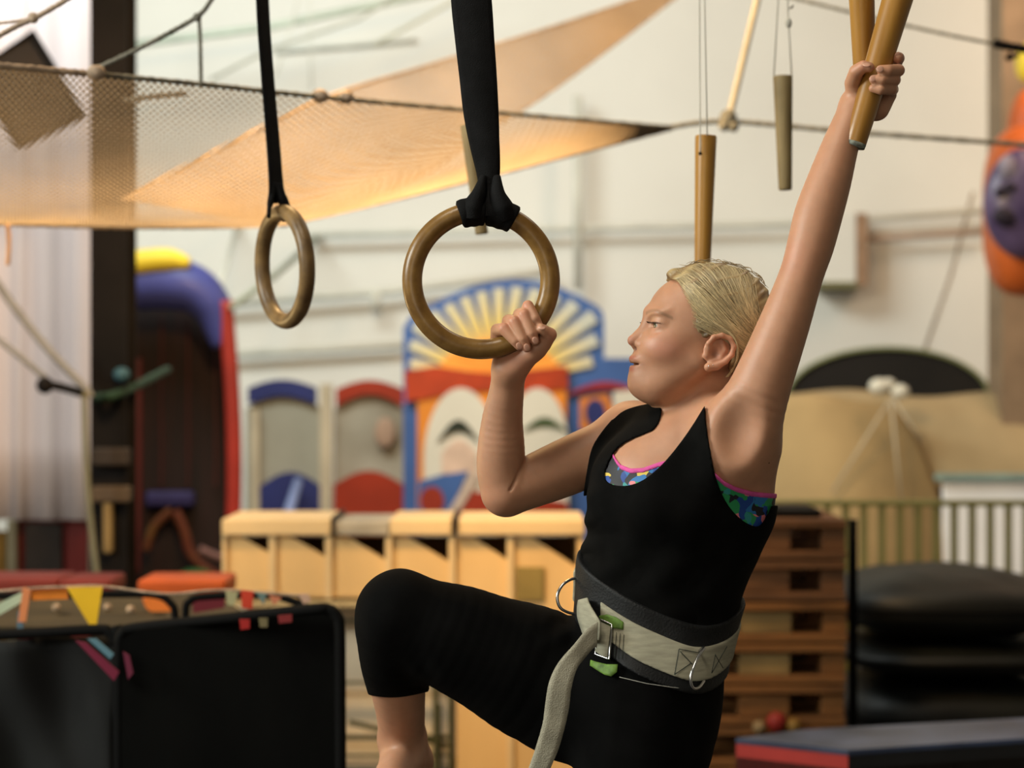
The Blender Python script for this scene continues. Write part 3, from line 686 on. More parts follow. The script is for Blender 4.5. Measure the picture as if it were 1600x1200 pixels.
P_(sun, 'navy_spot', [(930+16*math.cos(t*.42), 645+22*math.sin(t*.42)) for t in range(15)], 11.87, M['paint_blue'], .04)

# ------------------------------------------------------------------ plywood cubby unit
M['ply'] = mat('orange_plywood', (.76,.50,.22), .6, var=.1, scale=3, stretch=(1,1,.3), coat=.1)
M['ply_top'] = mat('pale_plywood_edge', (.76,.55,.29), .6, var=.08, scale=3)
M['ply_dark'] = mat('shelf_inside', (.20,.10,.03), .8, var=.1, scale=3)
bays = [(352,430),(430,518),(518,612),(612,711),(713,802),(802,912)]
cub = empty('cubby_unit', WY(530,940,7.0), 'orange plywood cubby unit of four slant fronted bays standing on the trolley', 'shelf')
cub2 = empty('cubby_unit', WY(812,1219,7.0), 'tall orange plywood unit of two slant fronted bays reaching the floor behind the girl', 'shelf')
for i, (x0, x1) in enumerate(bays):
    yb = 936 if i < 4 else 1218; off = 24 if i < 5 else 26; dr = (27, 33, 38, 41, 38, 50)[i]; cu = cub if i < 4 else cub2
    P_(cu, 'slanted_front', [(x0,838),(x0+off,838),(x1-8,838+dr),(x1-8,yb),(x0,yb)], 7.0, M['ply'], .018)
    pixbox(x1-10, 836, x1, yb, 6.98, .42).build('divider', M['ply_top'] if i not in (5,) else M['ply'], cu)
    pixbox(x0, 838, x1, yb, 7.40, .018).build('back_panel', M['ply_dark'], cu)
    pixbox(x0, yb-3, x1, yb, 7.0, .4).build('bay_bottom', M['ply'], cu)
pixbox(347, 836, 353, 936, 6.98, .42).build('divider', M['ply_top'], cub)
for x0, x1, y0, m in ((346,517,811,'ply_top'),(522,608,816,'grey'),(609,706,811,'ply_top'),(716,914,812,'ply_top')):
    mm = M['ply_top'] if m != 'grey' else mat('greyed_top', (.42,.37,.29), .8)
    pixbox(x0, y0, x1, 837, 6.96, .46, .008).build('top_board', mm, cub if x0 < 700 else cub2)
pixbox(517, 808, 522, 838, 6.94, .46, .002).build('joint_strip', M['board_dark'], cub); pixbox(707, 808, 711, 838, 6.94, .46, .002).build('joint_strip', M['board_dark'], cub)
pixbox(806, 886, 850, 938, 6.985, .01, .002).build('olive_patch', mat('olive_ply', (.28,.20,.06), .8), cub2)  # darker olive rectangle on the plywood front
fr = empty('trolley', WY(600,1216,7.1), 'cream sided trolley with steel rails under the left half of the cubby unit', 'trolley')
pixbox(352, 944, 708, 1216, 7.2, .3, .01).build('side_board', mat('cream_board', (.84,.72,.54), .7, var=.06, scale=3), fr)
pixbox(346, 939, 708, 948, 6.98, .5).build('deck', mat('pale_deck', (.55,.42,.22), .7), fr)
M['steel_dark'] = mat('dark_green_steel', (.07,.07,.03), .5)
for y, t in ((968,4),(1066,3),(1150,6),(1180,3)): pixbox(350, y, 708, y+t, 7.1, .03).build('rail', M['steel_dark'], fr)
MB().tube([WY(545,1128,7.08), WY(700,1165,7.08)], .010, 8).build('rail', M['steel_dark'], fr, True)
for x, t in ((352,6),(676,9),(700,8)): pixbox(x, 945, x+t, 1216, 7.05, .03).build('upright', M['steel_dark'], fr)
pixbox(686,1100,690,1216,7.12,.02).build('upright', M['steel_dark'], fr)

# ------------------------------------------------------------------ trampoline pen and black barrier panels, lower left
tr = empty('trampoline', WY(120,1100,5.3), 'olive brown trampoline bed with orange pads behind the black barrier', 'trampoline')
def zplane(x, y, z): Y = (CAMZ-z)*F/(y-600); return WY(x, y, Y)
zb_ = .86
bedp = [zplane(-140,980,zb_), zplane(420,978,zb_), zplane(330,926,zb_), zplane(-140,930,zb_)]
mbb = MB(); mbb.add(bedp+[p-Vector((0,0,.02)) for p in bedp], [(0,1,2,3),(7,6,5,4),(0,4,5,1),(1,5,6,2),(2,6,7,3),(3,7,4,0)])
mbb.build('bed', mat('olive_bed', (.055,.042,.019), .8, var=.3, scale=5, stretch=(1,4,1)), tr)
M['pad_orange'] = mat('orange_pad', (.40,.07,.008), .6, var=.15, scale=4); M['pad_red'] = mat('red_pad', (.13,.010,.005), .6, var=.15, scale=4)
pixbox(-140,904,92,932,5.95,.25,.012).build('pad', M['pad_red'], tr); pixbox(92,906,172,930,5.95,.25,.012).build('pad', M['pad_red'], tr)
pixbox(214,906,352,934,5.95,.25,.012).build('pad', M['pad_orange'], tr)
prismY([(222,936),(240,933),(256,935),(267,946),(270,976),(252,968),(228,950)], 5.2, .04).build('pad', mat('bright_orange_pad', (.80,.20,.03), .5), tr)
for x in (-60, 100, 250, 400): MB().tube([zplane(x,960,zb_)+Vector((0,0,0)), Vector((zplane(x,960,zb_).x, zplane(x,960,zb_).y, 0))], .02, 8).build('leg', M['col'], tr, True)
def frame(name, pts, Y, r, m, label, panel=None, cat='barrier'):
    t = empty(name, WY(pts[0][0], pts[0][1], Y[0]), label, cat)
    P = smooth_path([WY(x, y, q) for (x, y), q in zip(pts, Y)], 8); MB().tube(P, r, 12).build('tube_frame', m, t, True)
    return t
M['frame_black'] = mat('black_tube', (.003,.003,.003), .8, spec=.12); M['mesh_black'] = mat('black_mesh_fabric', (.0030,.0030,.0026), .9, var=.35, scale=4, stretch=(1,1,.5), spec=.08); M['mesh_grey'] = mat('grey_black_fabric', (.012,.013,.013), .85, var=.4, scale=3, stretch=(1,1,.6))
fl_ = 1640
f1 = frame('barrier_panel', [(186,1640),(186,1200),(186,1030),(190,992),(214,981),(340,968),(480,953),(512,952),(526,962),(531,985),(532,1100),(534,1640)], [4.3]*4+[4.3,4.25,4.2]+[4.2]*5, .013, M['frame_black'], 'black mesh barrier panel with rounded tube frame nearest the raised knee')
P_(f1, 'mesh_panel', [(190,1600),(190,1000),(214,984),(480,957),(512,957),(526,968),(530,990),(531,1600)], 4.26, M['mesh_black'], .006)
f2 = frame('barrier_panel', [(-170,1640),(-170,1030),(-160,1004),(-130,998),(20,991),(150,984),(170,988),(180,1004),(183,1030),(183,1640)], [4.36]*10, .013, M['frame_black'], 'greyer black fabric barrier panel at the far left edge')
P = []
for i in range(40):
    u = i/39; row = []
    for j in range(30):
        v = j/29; p = WY(-165+345*u, 1003+600*v-8*u, 4.37); p = p+Vector((0, .018*math.sin(u*9+v*7)+.012*math.sin(u*21-v*11), 0)); row.append(p)
    P.append(row)
MB().grid(P).build('fabric_panel', M['mesh_grey'], f2, True, solid=.004)
f3 = frame('pen_frame', [(-100,934),(60,930),(200,928),(245,930),(266,942),(274,965),(276,1060),(276,1500)], [4.75]*8, .010, M['frame_black'], 'thin tube frame curving down behind the yellow pennant', cat='frame')
f4 = frame('pen_frame', [(290,1500),(290,1060),(290,960),(296,940),(320,932),(420,930),(480,948)], [4.75]*7, .010, M['frame_black'], 'thin tube frame behind the red and white flags', cat='frame')

# bunting
flags = [('yellow pennant, the largest, hanging over the barrier at lower left', (.86,.50,.015), [(104,918),(160,917),(150,982),(143,982)], 4.5),
 ('orange strip pennant left of the yellow one', (.70,.20,.015), [(48,923),(104,920),(106,936),(50,938)], 4.52),
 ('pale green pennant at the left edge', (.45,.52,.36), [(-40,962),(34,925),(38,938),(-36,982)], 4.5),
 ('narrow blue edged orange pennant', (.66,.22,.08), [(36,918),(48,922),(40,972),(28,972)], 4.48),
 ('blue pennant tip hanging under the narrow orange one', (.10,.17,.22), [(28,955),(36,956),(36,990),(26,988)], 4.49),
 ('magenta pennant in front of the barrier', (.16,.010,.035), [(118,1001),(134,1004),(186,1050),(178,1064)], 4.22),
 ('light blue pennant in front of the barrier', (.09,.19,.24), [(136,998),(150,998),(178,1022),(172,1030)], 4.21),
 ('dark pink pennant tip just right of the barrier joint', (.12,.012,.035), [(192,1018),(202,1024),(208,1052),(200,1062)], 4.2),
 ('small red pennant at the top of the barrier', (.60,.05,.02), [(376,922),(396,924),(394,952),(378,950)], 4.5),
 ('small teal grey pennant beside the red one', (.15,.22,.20), [(400,926),(416,928),(412,946)], 4.5),
 ('small peach pennant right of the teal one', (.60,.20,.10), [(420,930),(440,934),(428,946)], 4.5),
 ('small pale pennant left of the red one', (.42,.38,.20), [(352,924),(372,926),(366,946),(356,946)], 4.5),
 ('dark red pennant between the tube frames', (.14,.012,.02), [(300,936),(352,934),(350,950),(302,958)], 4.95),
 ('pinkish knotted flag tip near the barrier corner', (.62,.38,.26), [(466,928),(482,928),(486,940),(474,944)], 4.505),
 ('red dot flag showing through the barrier top', (.35,.015,.012), [(374,968),(390,968),(390,982),(376,984)], 4.18),
 ('olive dot flag showing through the barrier top', (.16,.13,.06), [(404,966),(418,966),(418,980),(406,980)], 4.18),
 ('dull red flag strip under the barrier rail', (.20,.02,.02), [(434,962),(456,960),(456,972),(436,974)], 4.18)]
for lab, c, poly, Y in flags:
    o = prismY(poly, Y, .004).build('pennant', mat('pennant_cloth', c, .7, var=.08, scale=6)); tag(o, lab, 'pennant', 'bunting over the barrier')
pn = MB().tube(smooth_path([WY(-60,930,4.51),WY(40,920,4.51),WY(104,917,4.51),WY(160,916,4.51),WY(260,928,4.51),WY(350,922,4.51),WY(480,932,4.51)], 6), .003, 6).build('bunting_line', M['rope'], None, True); tag(pn, 'thin cord carrying the pennants over the barrier', 'cord')
for x, y in ((88,949),(168,949),(204,952)):
    o = MB().ell(zplane(x, y, zb_+.010), (.012,.010,.011), 10, 8).build('cord_toggle', M['rope'], None, True); tag(o, 'small tan toggle on the bed edge, %s' % {88:'left of the yellow pennant',168:'just right of the yellow pennant',204:'between the yellow pennant and the bright orange pad'}[x], 'toggle', 'toggles on the trampoline edge')

# ------------------------------------------------------------------ right hand side
M['canvas'] = mat('tan_canvas', (.38,.29,.16), .85, var=.08, scale=3, bump=.3)
tent = empty('canvas_tent', WY(1400,995,11.0), 'tan canvas tent with rounded side behind the railing', 'tent')
def sheet(fn, nu, nv, name, m, parent, solid=.02): return MB().grid([[fn(i/nu, j/nv) for j in range(nv+1)] for i in range(nu+1)]).build(name, m, parent, True, solid=solid)
def back_sheet(u, v): x = 1150+u*520; return WY(x, 612+8*u+v*138+ 5*math.sin(u*14), 11.6)+Vector((0, -.35*math.sin(v*1.6), 0))
sheet(back_sheet, 40, 12, 'roof_sheet', M['canvas'], tent)
def dome(u, v):
    th = u*math.pi*.5; xr = 1392+92*math.sin(v*math.pi/2)**.8; x = 1120+(xr-1120)*u
    return WY(x, 622+v*300+6*math.sin(u*9)*(1-v), 11.25)+Vector((0, -.45*math.sin(u*math.pi*.9+.15)*math.sin(.3+v*1.3), 0))
sheet(dome, 40, 20, 'side_sheet', mat('tan_canvas_side', (.39,.28,.135), .85, var=.08, scale=3, bump=.3), tent)
for p0, p1 in (((1390,625),(1300,770)), ((1392,625),(1408,780)), ((1395,622),(1440,690))):
    MB().tube([WY(*p0,10.85), WY((p0[0]+p1[0])/2, (p0[1]+p1[1])/2, 10.78), WY(*p1,10.78)], .008, 6).build('guy_line', M['tan_post'], tent, True)
pixbox(1462,740,1700,752,11.05,.05,.01).build('teal_band', mat('teal_band', (.25,.36,.33), .7), tent)
pixbox(1474,752,1700,990,11.1,.05,.01).build('white_sheet', mat('white_sheet', (.85,.87,.90), .7, var=.04, scale=3), tent)
for x, y, r in ((1374,604,.05),(1406,612,.045),(1388,600,.035)): MB().ell(WY(x, y, 11.0), (r*1.3,r,r), 12, 8).build('knot', mat('white_knot', (.70,.68,.58), .8), tent, True)
ba = empty('black_arch', WY(1390,620,12.6), 'black half round board rising above the tan tent', 'board')
P_(ba, 'panel', [(1388+158*math.cos(math.radians(t)), 622-78*math.sin(math.radians(t))) for t in range(0, 181, 9)]+[(1230,936),(1546,936)], 12.6, mat('black_half_round', (.012,.010,.008), .7, var=.2, scale=2), .05)
MB().tube([WY(1388+158*math.cos(math.radians(t)), 622-78*math.sin(math.radians(t)), 12.58) for t in range(0, 181, 9)], .014, 8).build('rim', mat('olive_rim', (.22,.24,.10), .7), ba, True)
rl = empty('railing', WY(1420,1110,8.5), 'olive green railing with upright bars in front of the tent', 'railing')
M['rail'] = mat('olive_rail_paint', (.15,.15,.055), .6, var=.1, scale=4)
pixbox(1180,782,1700,791,8.48,.06,.005).build('top_rail', M['rail'], rl); pixbox(1180,1078,1700,1088,8.48,.06,.005).build('bottom_rail', M['rail'], rl)
for i in range(18): pixbox(1204+i*28.3,790,1214+i*28.3,1080,8.49,.03,.003).build('bar', M['rail'], rl)
for x in (1184, 1690): pixbox(x,786,x+9,1109,8.47,.06,.003).build('post', M['rail'], rl)

# black crash cushions
M['leather'] = mat('black_leather', (.006,.0075,.007), .55, var=.4, scale=4, bump=.7, bscale=9, coat=0)
def cushion(x0, y0, x1, y1, Y, dep, label, seed, p=3.2):
    a = WY(x0, y1, Y); b = WY(x1, y0, Y); c = (a+b)/2; c.y = Y+dep/2; rx, ry, rz = (b.x-a.x)/2, dep/2, (b.z-a.z)/2; rr = random.Random(seed)
    t = empty('crash_cushion', (c.x, c.y, a.z), label, 'cushion', 'stack of black cushions'); n, m = 64, 28; vs_ = []
    ph = [rr.uniform(0, 6) for _ in range(4)]
    sg = lambda q, e: math.copysign(abs(q)**e, q)
    for i in range(m+1):
        th = -math.pi/2+math.pi*i/m
        for j in range(n):
            f = 2*math.pi*j/n; x = sg(math.cos(th), 2/p)*sg(math.cos(f), 2/p); y = sg(math.cos(th), 2/p)*sg(math.sin(f), 2/p); z = sg(math.sin(th), 2/2.4)
            w_ = 1+.05*math.sin(x*7+ph[0])*math.cos(y*5+ph[1])+.025*math.sin(x*17+ph[2]+y*9)
            vs_.append(c+Vector((x*rx, y*ry, z*rz*w_*(1-.18*x*x if z > 0 else 1))))
    fs = [(i*n+j, i*n+(j+1)%n, (i+1)*n+(j+1)%n, (i+1)*n+j) for i in range(m) for j in range(n)]
    MB().add(vs_, fs).build('cover', M['leather'], t, True)
    P = [c+Vector((sg(math.cos(2*math.pi*j/n), 2/p)*rx*1.003, sg(math.sin(2*math.pi*j/n), 2/p)*ry*1.003, 0)) for j in range(n)]
    MB().tube(P, .008, 6, closed=True).build('piping', M['frame_black'], t, True)
cushion(1332,902,1690,1011,7.3,.9,'puffy black leather cushion on top of the stack, against the railing',1)
cushion(1338,1012,1700,1069,7.3,.9,'thin black leather cushion in the middle of the stack',2)
cushion(1336,1070,1710,1192,7.3,.9,'black leather cushion at the bottom of the stack behind the blue mat',3)

# pallets
M['pal'] = mat('brown_pallet_wood', (.12,.052,.020), .75, var=.25, scale=5, stretch=(1,1,5), bump=.4); M['pal2'] = mat('tan_pallet_block', (.21,.135,.05), .8, var=.2, scale=6)
M['pal3'] = mat('orange_pallet_wood', (.17,.07,.018), .75, var=.25, scale=5, stretch=(1,1,5), bump=.4)
ztop = 1.5-212*6.5/F; hp = ztop/7
for i in range(7):
    z1 = ztop-i*hp; z0 = z1-hp+.006; off = random.uniform(-.012, .012); a = WY(1072,700,6.5).x+off; b = WY(1326,700,6.5).x+off; wdt = b-a
    t = empty('pallet', ((a+b)/2, 6.9, z0), ['topmost brown pallet of the stack right of the girl','second pallet from the top of the stack','third pallet from the top with tan blocks showing','middle pallet of the stack right of the girl\'s belt','third pallet from the floor in the stack','second pallet from the floor in the stack','bottom pallet of the stack, standing on the floor'][i], 'pallet', 'stacked pallets')
    mw = (M['pal'], M['pal'], M['pal3'], M['pal3'], M['pal3'], M['pal3'], M['pal3'])[i]; bt = hp*.20
    for k in range(5): y_ = 6.5+k*.19; MB().box((a, y_, z1-bt), (b, y_+.14, z1), bev=.004).build('deck_board', mw, t)
    for k in range(3): y_ = 6.5+k*.36; MB().box((a, y_, z0), (b, y_+.14, z0+bt), bev=.004).build('bottom_board', mw, t)
    for k, (u0, u1) in enumerate(((0,.16),(.35,.66),(.86,1.))):
        for y_ in (6.52, 6.88, 7.24): MB().box((a+wdt*u0, y_, z0+bt), (a+wdt*u1, y_+.12, z1-bt-.0), bev=.004).build('block', (M['pal2'] if (k == 1 and i in (2,3)) else mw), t)
o = pixbox(1205,796,1284,810,6.6,.3,.01).build('black_pad', M['frame_black']); tag(o, 'small black pad lying on top of the pallet stack', 'pad')
o = pixbox(1327,812,1338,1200,6.8,.03,.003); o = MB().box((WY(1328,0,6.8).x,6.8,0),(WY(1340,0,6.8).x,6.84,1.5-212*6.8/F)).build('black_post', M['frame_black']); tag(o, 'thin black post between the pallet stack and the cushions', 'post')
for x, y, c, lab, r in ((1213,1128,(.20,.012,.008),'red ball stuffed in the pallet stack',.036),(1240,1134,(.16,.09,.015),'yellow ball stuffed in the pallet stack',.026),(1186,1136,(.20,.14,.07),'cream ball stuffed in the pallet stack',.024)):
    o = MB().ell(WY(x, y, 6.47), (r,.03,r), 14, 10).build('ball', mat('ball_vinyl', c, .6), None, True); tag(o, lab, 'ball')

# blue mat with a red corner
mt = empty('gym_mat', zplane(1325,1178,.5)-Vector((0,0,.5)), 'thick blue topped gym mat with a red end at the lower right corner', 'mat')
A_, B_, C_, D_ = zplane(1325,1179,.5), zplane(1150,1160,.5), zplane(1260,1146,.5), zplane(1720,1122,.5); E_ = zplane(1720,1152,.5)
def wall_quad(p, q, m, name):
    d_ = Vector((p.y-q.y, q.x-p.x, 0)).normalized()*.02
    vs_ = [p, q, q+d_, p+d_]; vs_ = vs_+[Vector((v.x, v.y, .0)) for v in vs_]
    MB().add(vs_, [(0,1,2,3),(7,6,5,4),(0,4,5,1),(1,5,6,2),(2,6,7,3),(3,7,4,0)]).build(name, m, mt)
top_ = [A_, E_, D_, C_, B_]
MB().add([p+Vector((0,0,.012)) for p in top_]+[p-Vector((0,0,.004)) for p in top_], [(0,1,2,3,4),(9,8,7,6,5)]+[(i,(i+1)%5+0,(i+1)%5+5,i+5) for i in range(5)]).build('top_cover', mat('blue_vinyl_mat', (.055,.075,.14), .45, var=.3, scale=5), mt)
wall_quad(B_, A_, mat('red_mat_end', (.36,.035,.03), .6, var=.12, scale=6), 'red_end'); wall_quad(A_, E_, mat('black_mat_side', (.012,.012,.013), .7), 'black_side')
MB().add([Vector((p.x,p.y,z)) for z in (0,.46) for p in (top_)], [(4,3,2,1,0),(5,6,7,8,9)]+[(i,(i+1)%5,(i+1)%5+5,i+5) for i in range(5)]).build('foam_core', M['board_dark'], mt)
mt.children[-1].scale = (1,1,1)

# orange inflatable with a purple oval at the right edge
oi = empty('orange_inflatable', WY(1600,1010,10.4), 'orange inflatable with a purple spotted oval at the right edge', 'inflatable')
M['inf_or'] = mat('orange_vinyl', (.58,.12,.02), .5, var=.15, scale=3); M['inf_pur'] = mat('purple_vinyl_oval', (.10,.07,.15), .4, col2=(.035,.022,.07), scale=6, coat=.3)
c = WY(1612,330,10.6)
def superell(c, r, p, name, m, parent):
    n, m_ = 40, 24; sg = lambda q, e: math.copysign(abs(q)**e, q); vs_ = []
    for i in range(m_+1):
        th = -math.pi/2+math.pi*i/m_
        for j in range(n):
            f = 2*math.pi*j/n; vs_.append(Vector(c)+Vector((r[0]*sg(math.cos(th),2/p)*sg(math.cos(f),2/p), r[1]*sg(math.cos(th),2/p)*sg(math.sin(f),2/p), r[2]*sg(math.sin(th),2/p))))
    fs = [(i*n+j, i*n+(j+1)%n, (i+1)*n+(j+1)%n, (i+1)*n+j) for i in range(m_) for j in range(n)]
    return MB().add(vs_, fs).build(name, m, parent, True)
superell(c, (.265,.25,.49), 3., 'orange_body', M['inf_or'], oi)
superell(WY(1602,318,10.3), (.235,.12,.31), 2., 'purple_oval', M['inf_pur'], oi)
for x, y, r in ((1563,300,.028),(1578,293,.03),(1568,338,.05),(1572,342,.045)): MB().ell(WY(x, y, 10.20), (r*1.2,.03,r), 12, 8).build('dark_spot', mat('dark_spot', (.012,.008,.02), .6), oi, True)
MB().ell(WY(1574,262,10.22), (.05,.03,.07), 12, 8).build('pale_highlight_patch', mat('grey_lilac_patch', (.22,.20,.26), .5), oi, True)
superell(WY(1612,230,10.9), (.14,.14,.35), 2.4, 'orange_top', M['inf_or'], oi)
MB().tube([WY(1690,400,10.9), Vector((WY(1690,440,10.9).x, 10.9, 0))], .06, 12).build('lower_column', M['inf_blue'], oi, True)
superell(WY(1612,98,10.9), (.09,.09,.12), 2.4, 'yellow_tip', M['inf_yel'], oi)
# ------------------------------------------------------------------ rings and pegs
def wood(name, c1, c2, rough=.35, scale=14, stretch=(1,1,.12), coat=.3):
    return mat(name, c1, rough, col2=c2, scale=scale, stretch=stretch, coat=coat, bump=.25, bscale=60)
M['ring_wood'] = wood('varnished_ring_wood', (.30,.165,.040), (.13,.062,.014), .38, 26, (1,1,1))
M['ring_wood_old'] = wood('worn_ring_wood', (.24,.145,.055), (.085,.048,.018), .45, 26, (1,1,1), .15)
M['peg_wood'] = wood('orange_peg_wood', (.42,.21,.035), (.26,.115,.018), .4, 18, (1,1,.10), .35)
M['peg_wood_old'] = wood('greyed_peg_wood', (.30,.22,.10), (.15,.11,.05), .6, 30, (1,1,.2), 0)
M['strap'] = mat('black_strap', (.005,.005,.0055), .8, var=.3, scale=40, bump=.6, bscale=700, spec=.15)
M['string'] = mat('white_string', (.55,.53,.46), .8)
M['peg_end'] = mat('chipped_peg_end', (.33,.36,.30), .8, var=.4, scale=120)
def ring_mesh(c, R, r, yaw, name, m, label, roll=0.):
    mb = MB(); P = []
    rot = Matrix.Rotation(roll, 3, 'Y')@Matrix.Rotation(yaw, 3, 'Z'); vs_ = []; n = 20
    for k in range(128):
        a = 2*math.pi*k/128; e = Vector((math.cos(a), 0, math.sin(a)))
        for j in range(n):
            b = 2*math.pi*j/n; vs_.append(c+rot@(e*(R+r*math.cos(b))+Vector((0, r*math.sin(b), 0))))
    fs = [(k*n+j, ((k+1)%128)*n+j, ((k+1)%128)*n+(j+1)%n, k*n+(j+1)%n) for k in range(128) for j in range(n)]
    o = mb.add(vs_, fs).build(name, m, None, True)
    return tag(o, label, 'gymnastic ring')
rc = W(752, 438, 0)
ring_mesh(rc, .1078, .0156, math.radians(3), 'gymnastic_ring', M['ring_wood'], 'large varnished wooden ring gripped by the girl, hanging from a black strap')
# strap of the large ring: two webbing layers narrowing to a girth hitch
def strap_rows(rows, name, m, parent=None, th=.003):
    Lp = smooth_path([W(a, y, d1) for (y, a, b, d1, d2) in rows], 8); Rp = smooth_path([W(b, y, d2) for (y, a, b, d1, d2) in rows], 8)
    P = []
    for k, (a, b) in enumerate(zip(Lp, Rp)):
        row = []
        for j in range(9):
            t = j/8; q = a.lerp(b, t); q = q+Vector((0, -.006*math.sin(math.pi*t)*min(1, k/30), 0)); row.append(q)
        P.append(row)
    return MB().grid(P).build(name, m, parent, True, solid=th)
st = empty('ring_strap', W(752, 330, 0), 'wide black webbing strap holding the girl\'s ring, hitched around it', 'strap')
strap_rows([(-2200,640,702,.01,.01),(-1200,662,724,.01,.01),(-260,690,752,.01,.01),(-120,698,757,.01,.01),(0,705,768,.008,.006),(60,711,772,.006,.004),(120,718,776,.004,.002),(180,725,779,.004,0),(230,735,780,.004,-.002),(270,745,779,.002,-.004),(300,750,777,0,-.006)], 'webbing', M['strap'], st)
strap_rows([(-2200,644,706,.022,.022),(-1200,666,728,.022,.022),(-260,694,756,.022,.022),(0,709,764,.02,.02),(120,724,774,.018,.018),(200,734,779,.016,.014),(260,746,781,.014,.012),(300,752,778,.012,.010)], 'webbing', M['strap'], st)
def wrap(a0, a1, name='hitch_wrap', R=.1078, r=.0205):
    n = 24; m_ = 26; vs_ = []; yaw = math.radians(3); rot = Matrix.Rotation(yaw, 3, 'Z')
    for k in range(n+1):
        a = math.radians(a0+(a1-a0)*k/n); e = Vector((math.cos(a), 0, math.sin(a)))
        rr = r*(1+.02*math.sin(k*.7)+.09*math.sin(math.pi*k/n)); rr *= (.84 if k in (0, n) else 1)
        for j in range(m_):
            b = 2*math.pi*j/m_; vs_.append(rc+rot@(e*(R+rr*math.cos(b)*1.05)+Vector((0, rr*math.sin(b), 0))))
    fs = [(k*m_+j, (k+1)*m_+j, (k+1)*m_+(j+1)%m_, k*m_+(j+1)%m_) for k in range(n) for j in range(m_)]
    fs += [tuple(range(m_)), tuple(n*m_+j for j in range(m_))[::-1]]
    MB().add(vs_, fs).build(name, M['strap'], st, True)
wrap(86.5, 108.5); wrap(61, 86.2)
# folded lobes of the hitch rising from the ring to the webbing
def lobe(pts, name='hitch_fold'):
    P = smooth_path([W(x, y, d) for x, y, d, r in pts], 6); r_ = np.interp(np.linspace(0, 1, len(P)), np.linspace(0, 1, len(pts)), [p[3]/1000 for p in pts])
    MB().tube(P, list(r_), 18, flat=.78).build(name, M['strap'], st, True)
lobe([(740,338,-.004,23),(741,322,-.008,22),(748,305,-.010,16),(752,290,-.008,11),(756,276,-.004,7)])
lobe([(790,342,-.004,19),(783,324,-.010,22),(777,306,-.012,16),(776,290,-.010,11),(776,276,-.005,7)])
lobe([(764,340,.004,24),(764,318,.004,22),(765,298,.004,14),(766,280,.004,10)])
lobe([(722,336,0,13),(742,330,0,20),(765,330,.002,20),(788,336,0,20),(802,344,0,14)])
# second ring
Yr = 3.62; c2 = WY(444, 417, Yr)
ring_mesh(c2, .1065, .0155, math.radians(-59), 'gymnastic_ring', M['ring_wood_old'], 'smaller looking worn wooden ring turned side on, hanging free at the left', math.radians(-4))
st2 = empty('ring_strap', WY(435, 330, Yr), 'narrow black webbing strap holding the free ring at the left', 'strap')
def sr(rows, th=.004):
    Lp = smooth_path([WY(a, y, Yr+d1) for (y, a, b, d1, d2) in rows], 8); Rp = smooth_path([WY(b, y, Yr+d2) for (y, a, b, d1, d2) in rows], 8)
    MB().grid([[a.lerp(b, t/4) for t in range(5)] for a, b in zip(Lp, Rp)]).build('webbing', M['strap'], st2, True, solid=th)
sr([(-1620,344,362,-.02,.02),(-220,394,412,-.02,.02),(0,401,419,-.02,.02),(120,409,427,-.02,.02),(220,417,436,-.02,.02),(290,421,442,-.02,.02),(318,418,448,-.022,.02)])
P = smooth_path([WY(430,300,Yr-.03),WY(426,315,Yr-.04),WY(430,338,Yr-.05)], 5)
MB().tube(smooth_path([WY(430,288,Yr),WY(426,306,Yr-.01),WY(421,322,Yr-.03),WY(420,338,Yr-.045)], 6), [.012]*6+[.010]*6+[.007]*7, 14, flat=.6).build('hitch_fold', M['strap'], st2, True)
MB().tube(smooth_path([WY(434,288,Yr),WY(441,310,Yr-.0),WY(447,328,Yr+.008),WY(449,344,Yr+.014)], 6), [.013]*6+[.015]*6+[.019]*7, 14, flat=.7).build('hitch_fold', M['strap'], st2, True)

def peg(x0, y0, r0, x1, y1, r1, Ya, Yb, m, label, end=None, group=None):
    a = WY(x0, y0, Ya); b = WY(x1, y1, Yb); t = empty('wooden_peg', a, label, 'peg', group); ra = r0*Ya/F; rb = r1*Yb/F; mb = MB()
    mb.tube([a, a.lerp(b, .01)] + [a.lerp(b, k/8) for k in range(1, 8)] + [a.lerp(b, .985), b], [ra*.93, ra]+[ra+(rb-ra)*k/8 for k in range(1, 8)]+[rb, rb*.93], 28)
    mb.build('shaft', m, t, True)
    if end: MB().tube([b.lerp(a, .022), b.lerp(a, -.001)], [rb*1.015, rb*.97], 28).build('chipped_end', end, t, True)
    return t
YP = Y0-.062
pg = peg(1411,-30,24.5, 1334,229,17.8, YP+.004, YP-.004, M['peg_wood'], 'thick wooden peg gripped in the girl\'s raised hand', M['peg_end'])
pg2 = peg(1345,-40,21, 1352,150,16.0, YP+.052, YP+.085, M['peg_wood'], 'wooden peg hanging just behind the one in the raised hand')
pa = peg(1103,212,17, 1097,440,12, 3.55, 3.55, M['peg_wood'], 'orange brown wooden peg hanging on white string above the girl\'s head')
pb = peg(1223,119,15.2, 1227,297,10.4, 3.9, 3.9, M['peg_wood_old'], 'short greyish wooden peg hanging left of the raised arm')
pc = peg(731,195,12, 753,366,10, 3.9, 3.9, M['peg_wood_old'], 'slim wooden peg partly hidden behind the strap of the girl\'s ring')
def strings(pts_list, Y, parent, r=.0012):
    for pts in pts_list: MB().tube([WY(x, y, Y) for x, y in pts], r, 6).build('string', M['string'], parent, True)
strings([[(1090,-1650),(1093,0),(1094,215),(1094,238)], [(1104,-1650),(1101,0),(1105,212)]], 3.525, pa)
MB().ell(WY(1094,240,3.508), (.0035,.003,.0035), 10, 8).build('string_hole', mat('hole', (.01,.008,.005), .9), pa, True)
strings([[(1222,-1450),(1216,0),(1209,119)], [(1228,-1450),(1231,15),(1237,119)], [(1231,15),(1240,8),(1237,14)]], 3.9, pb, .0016)
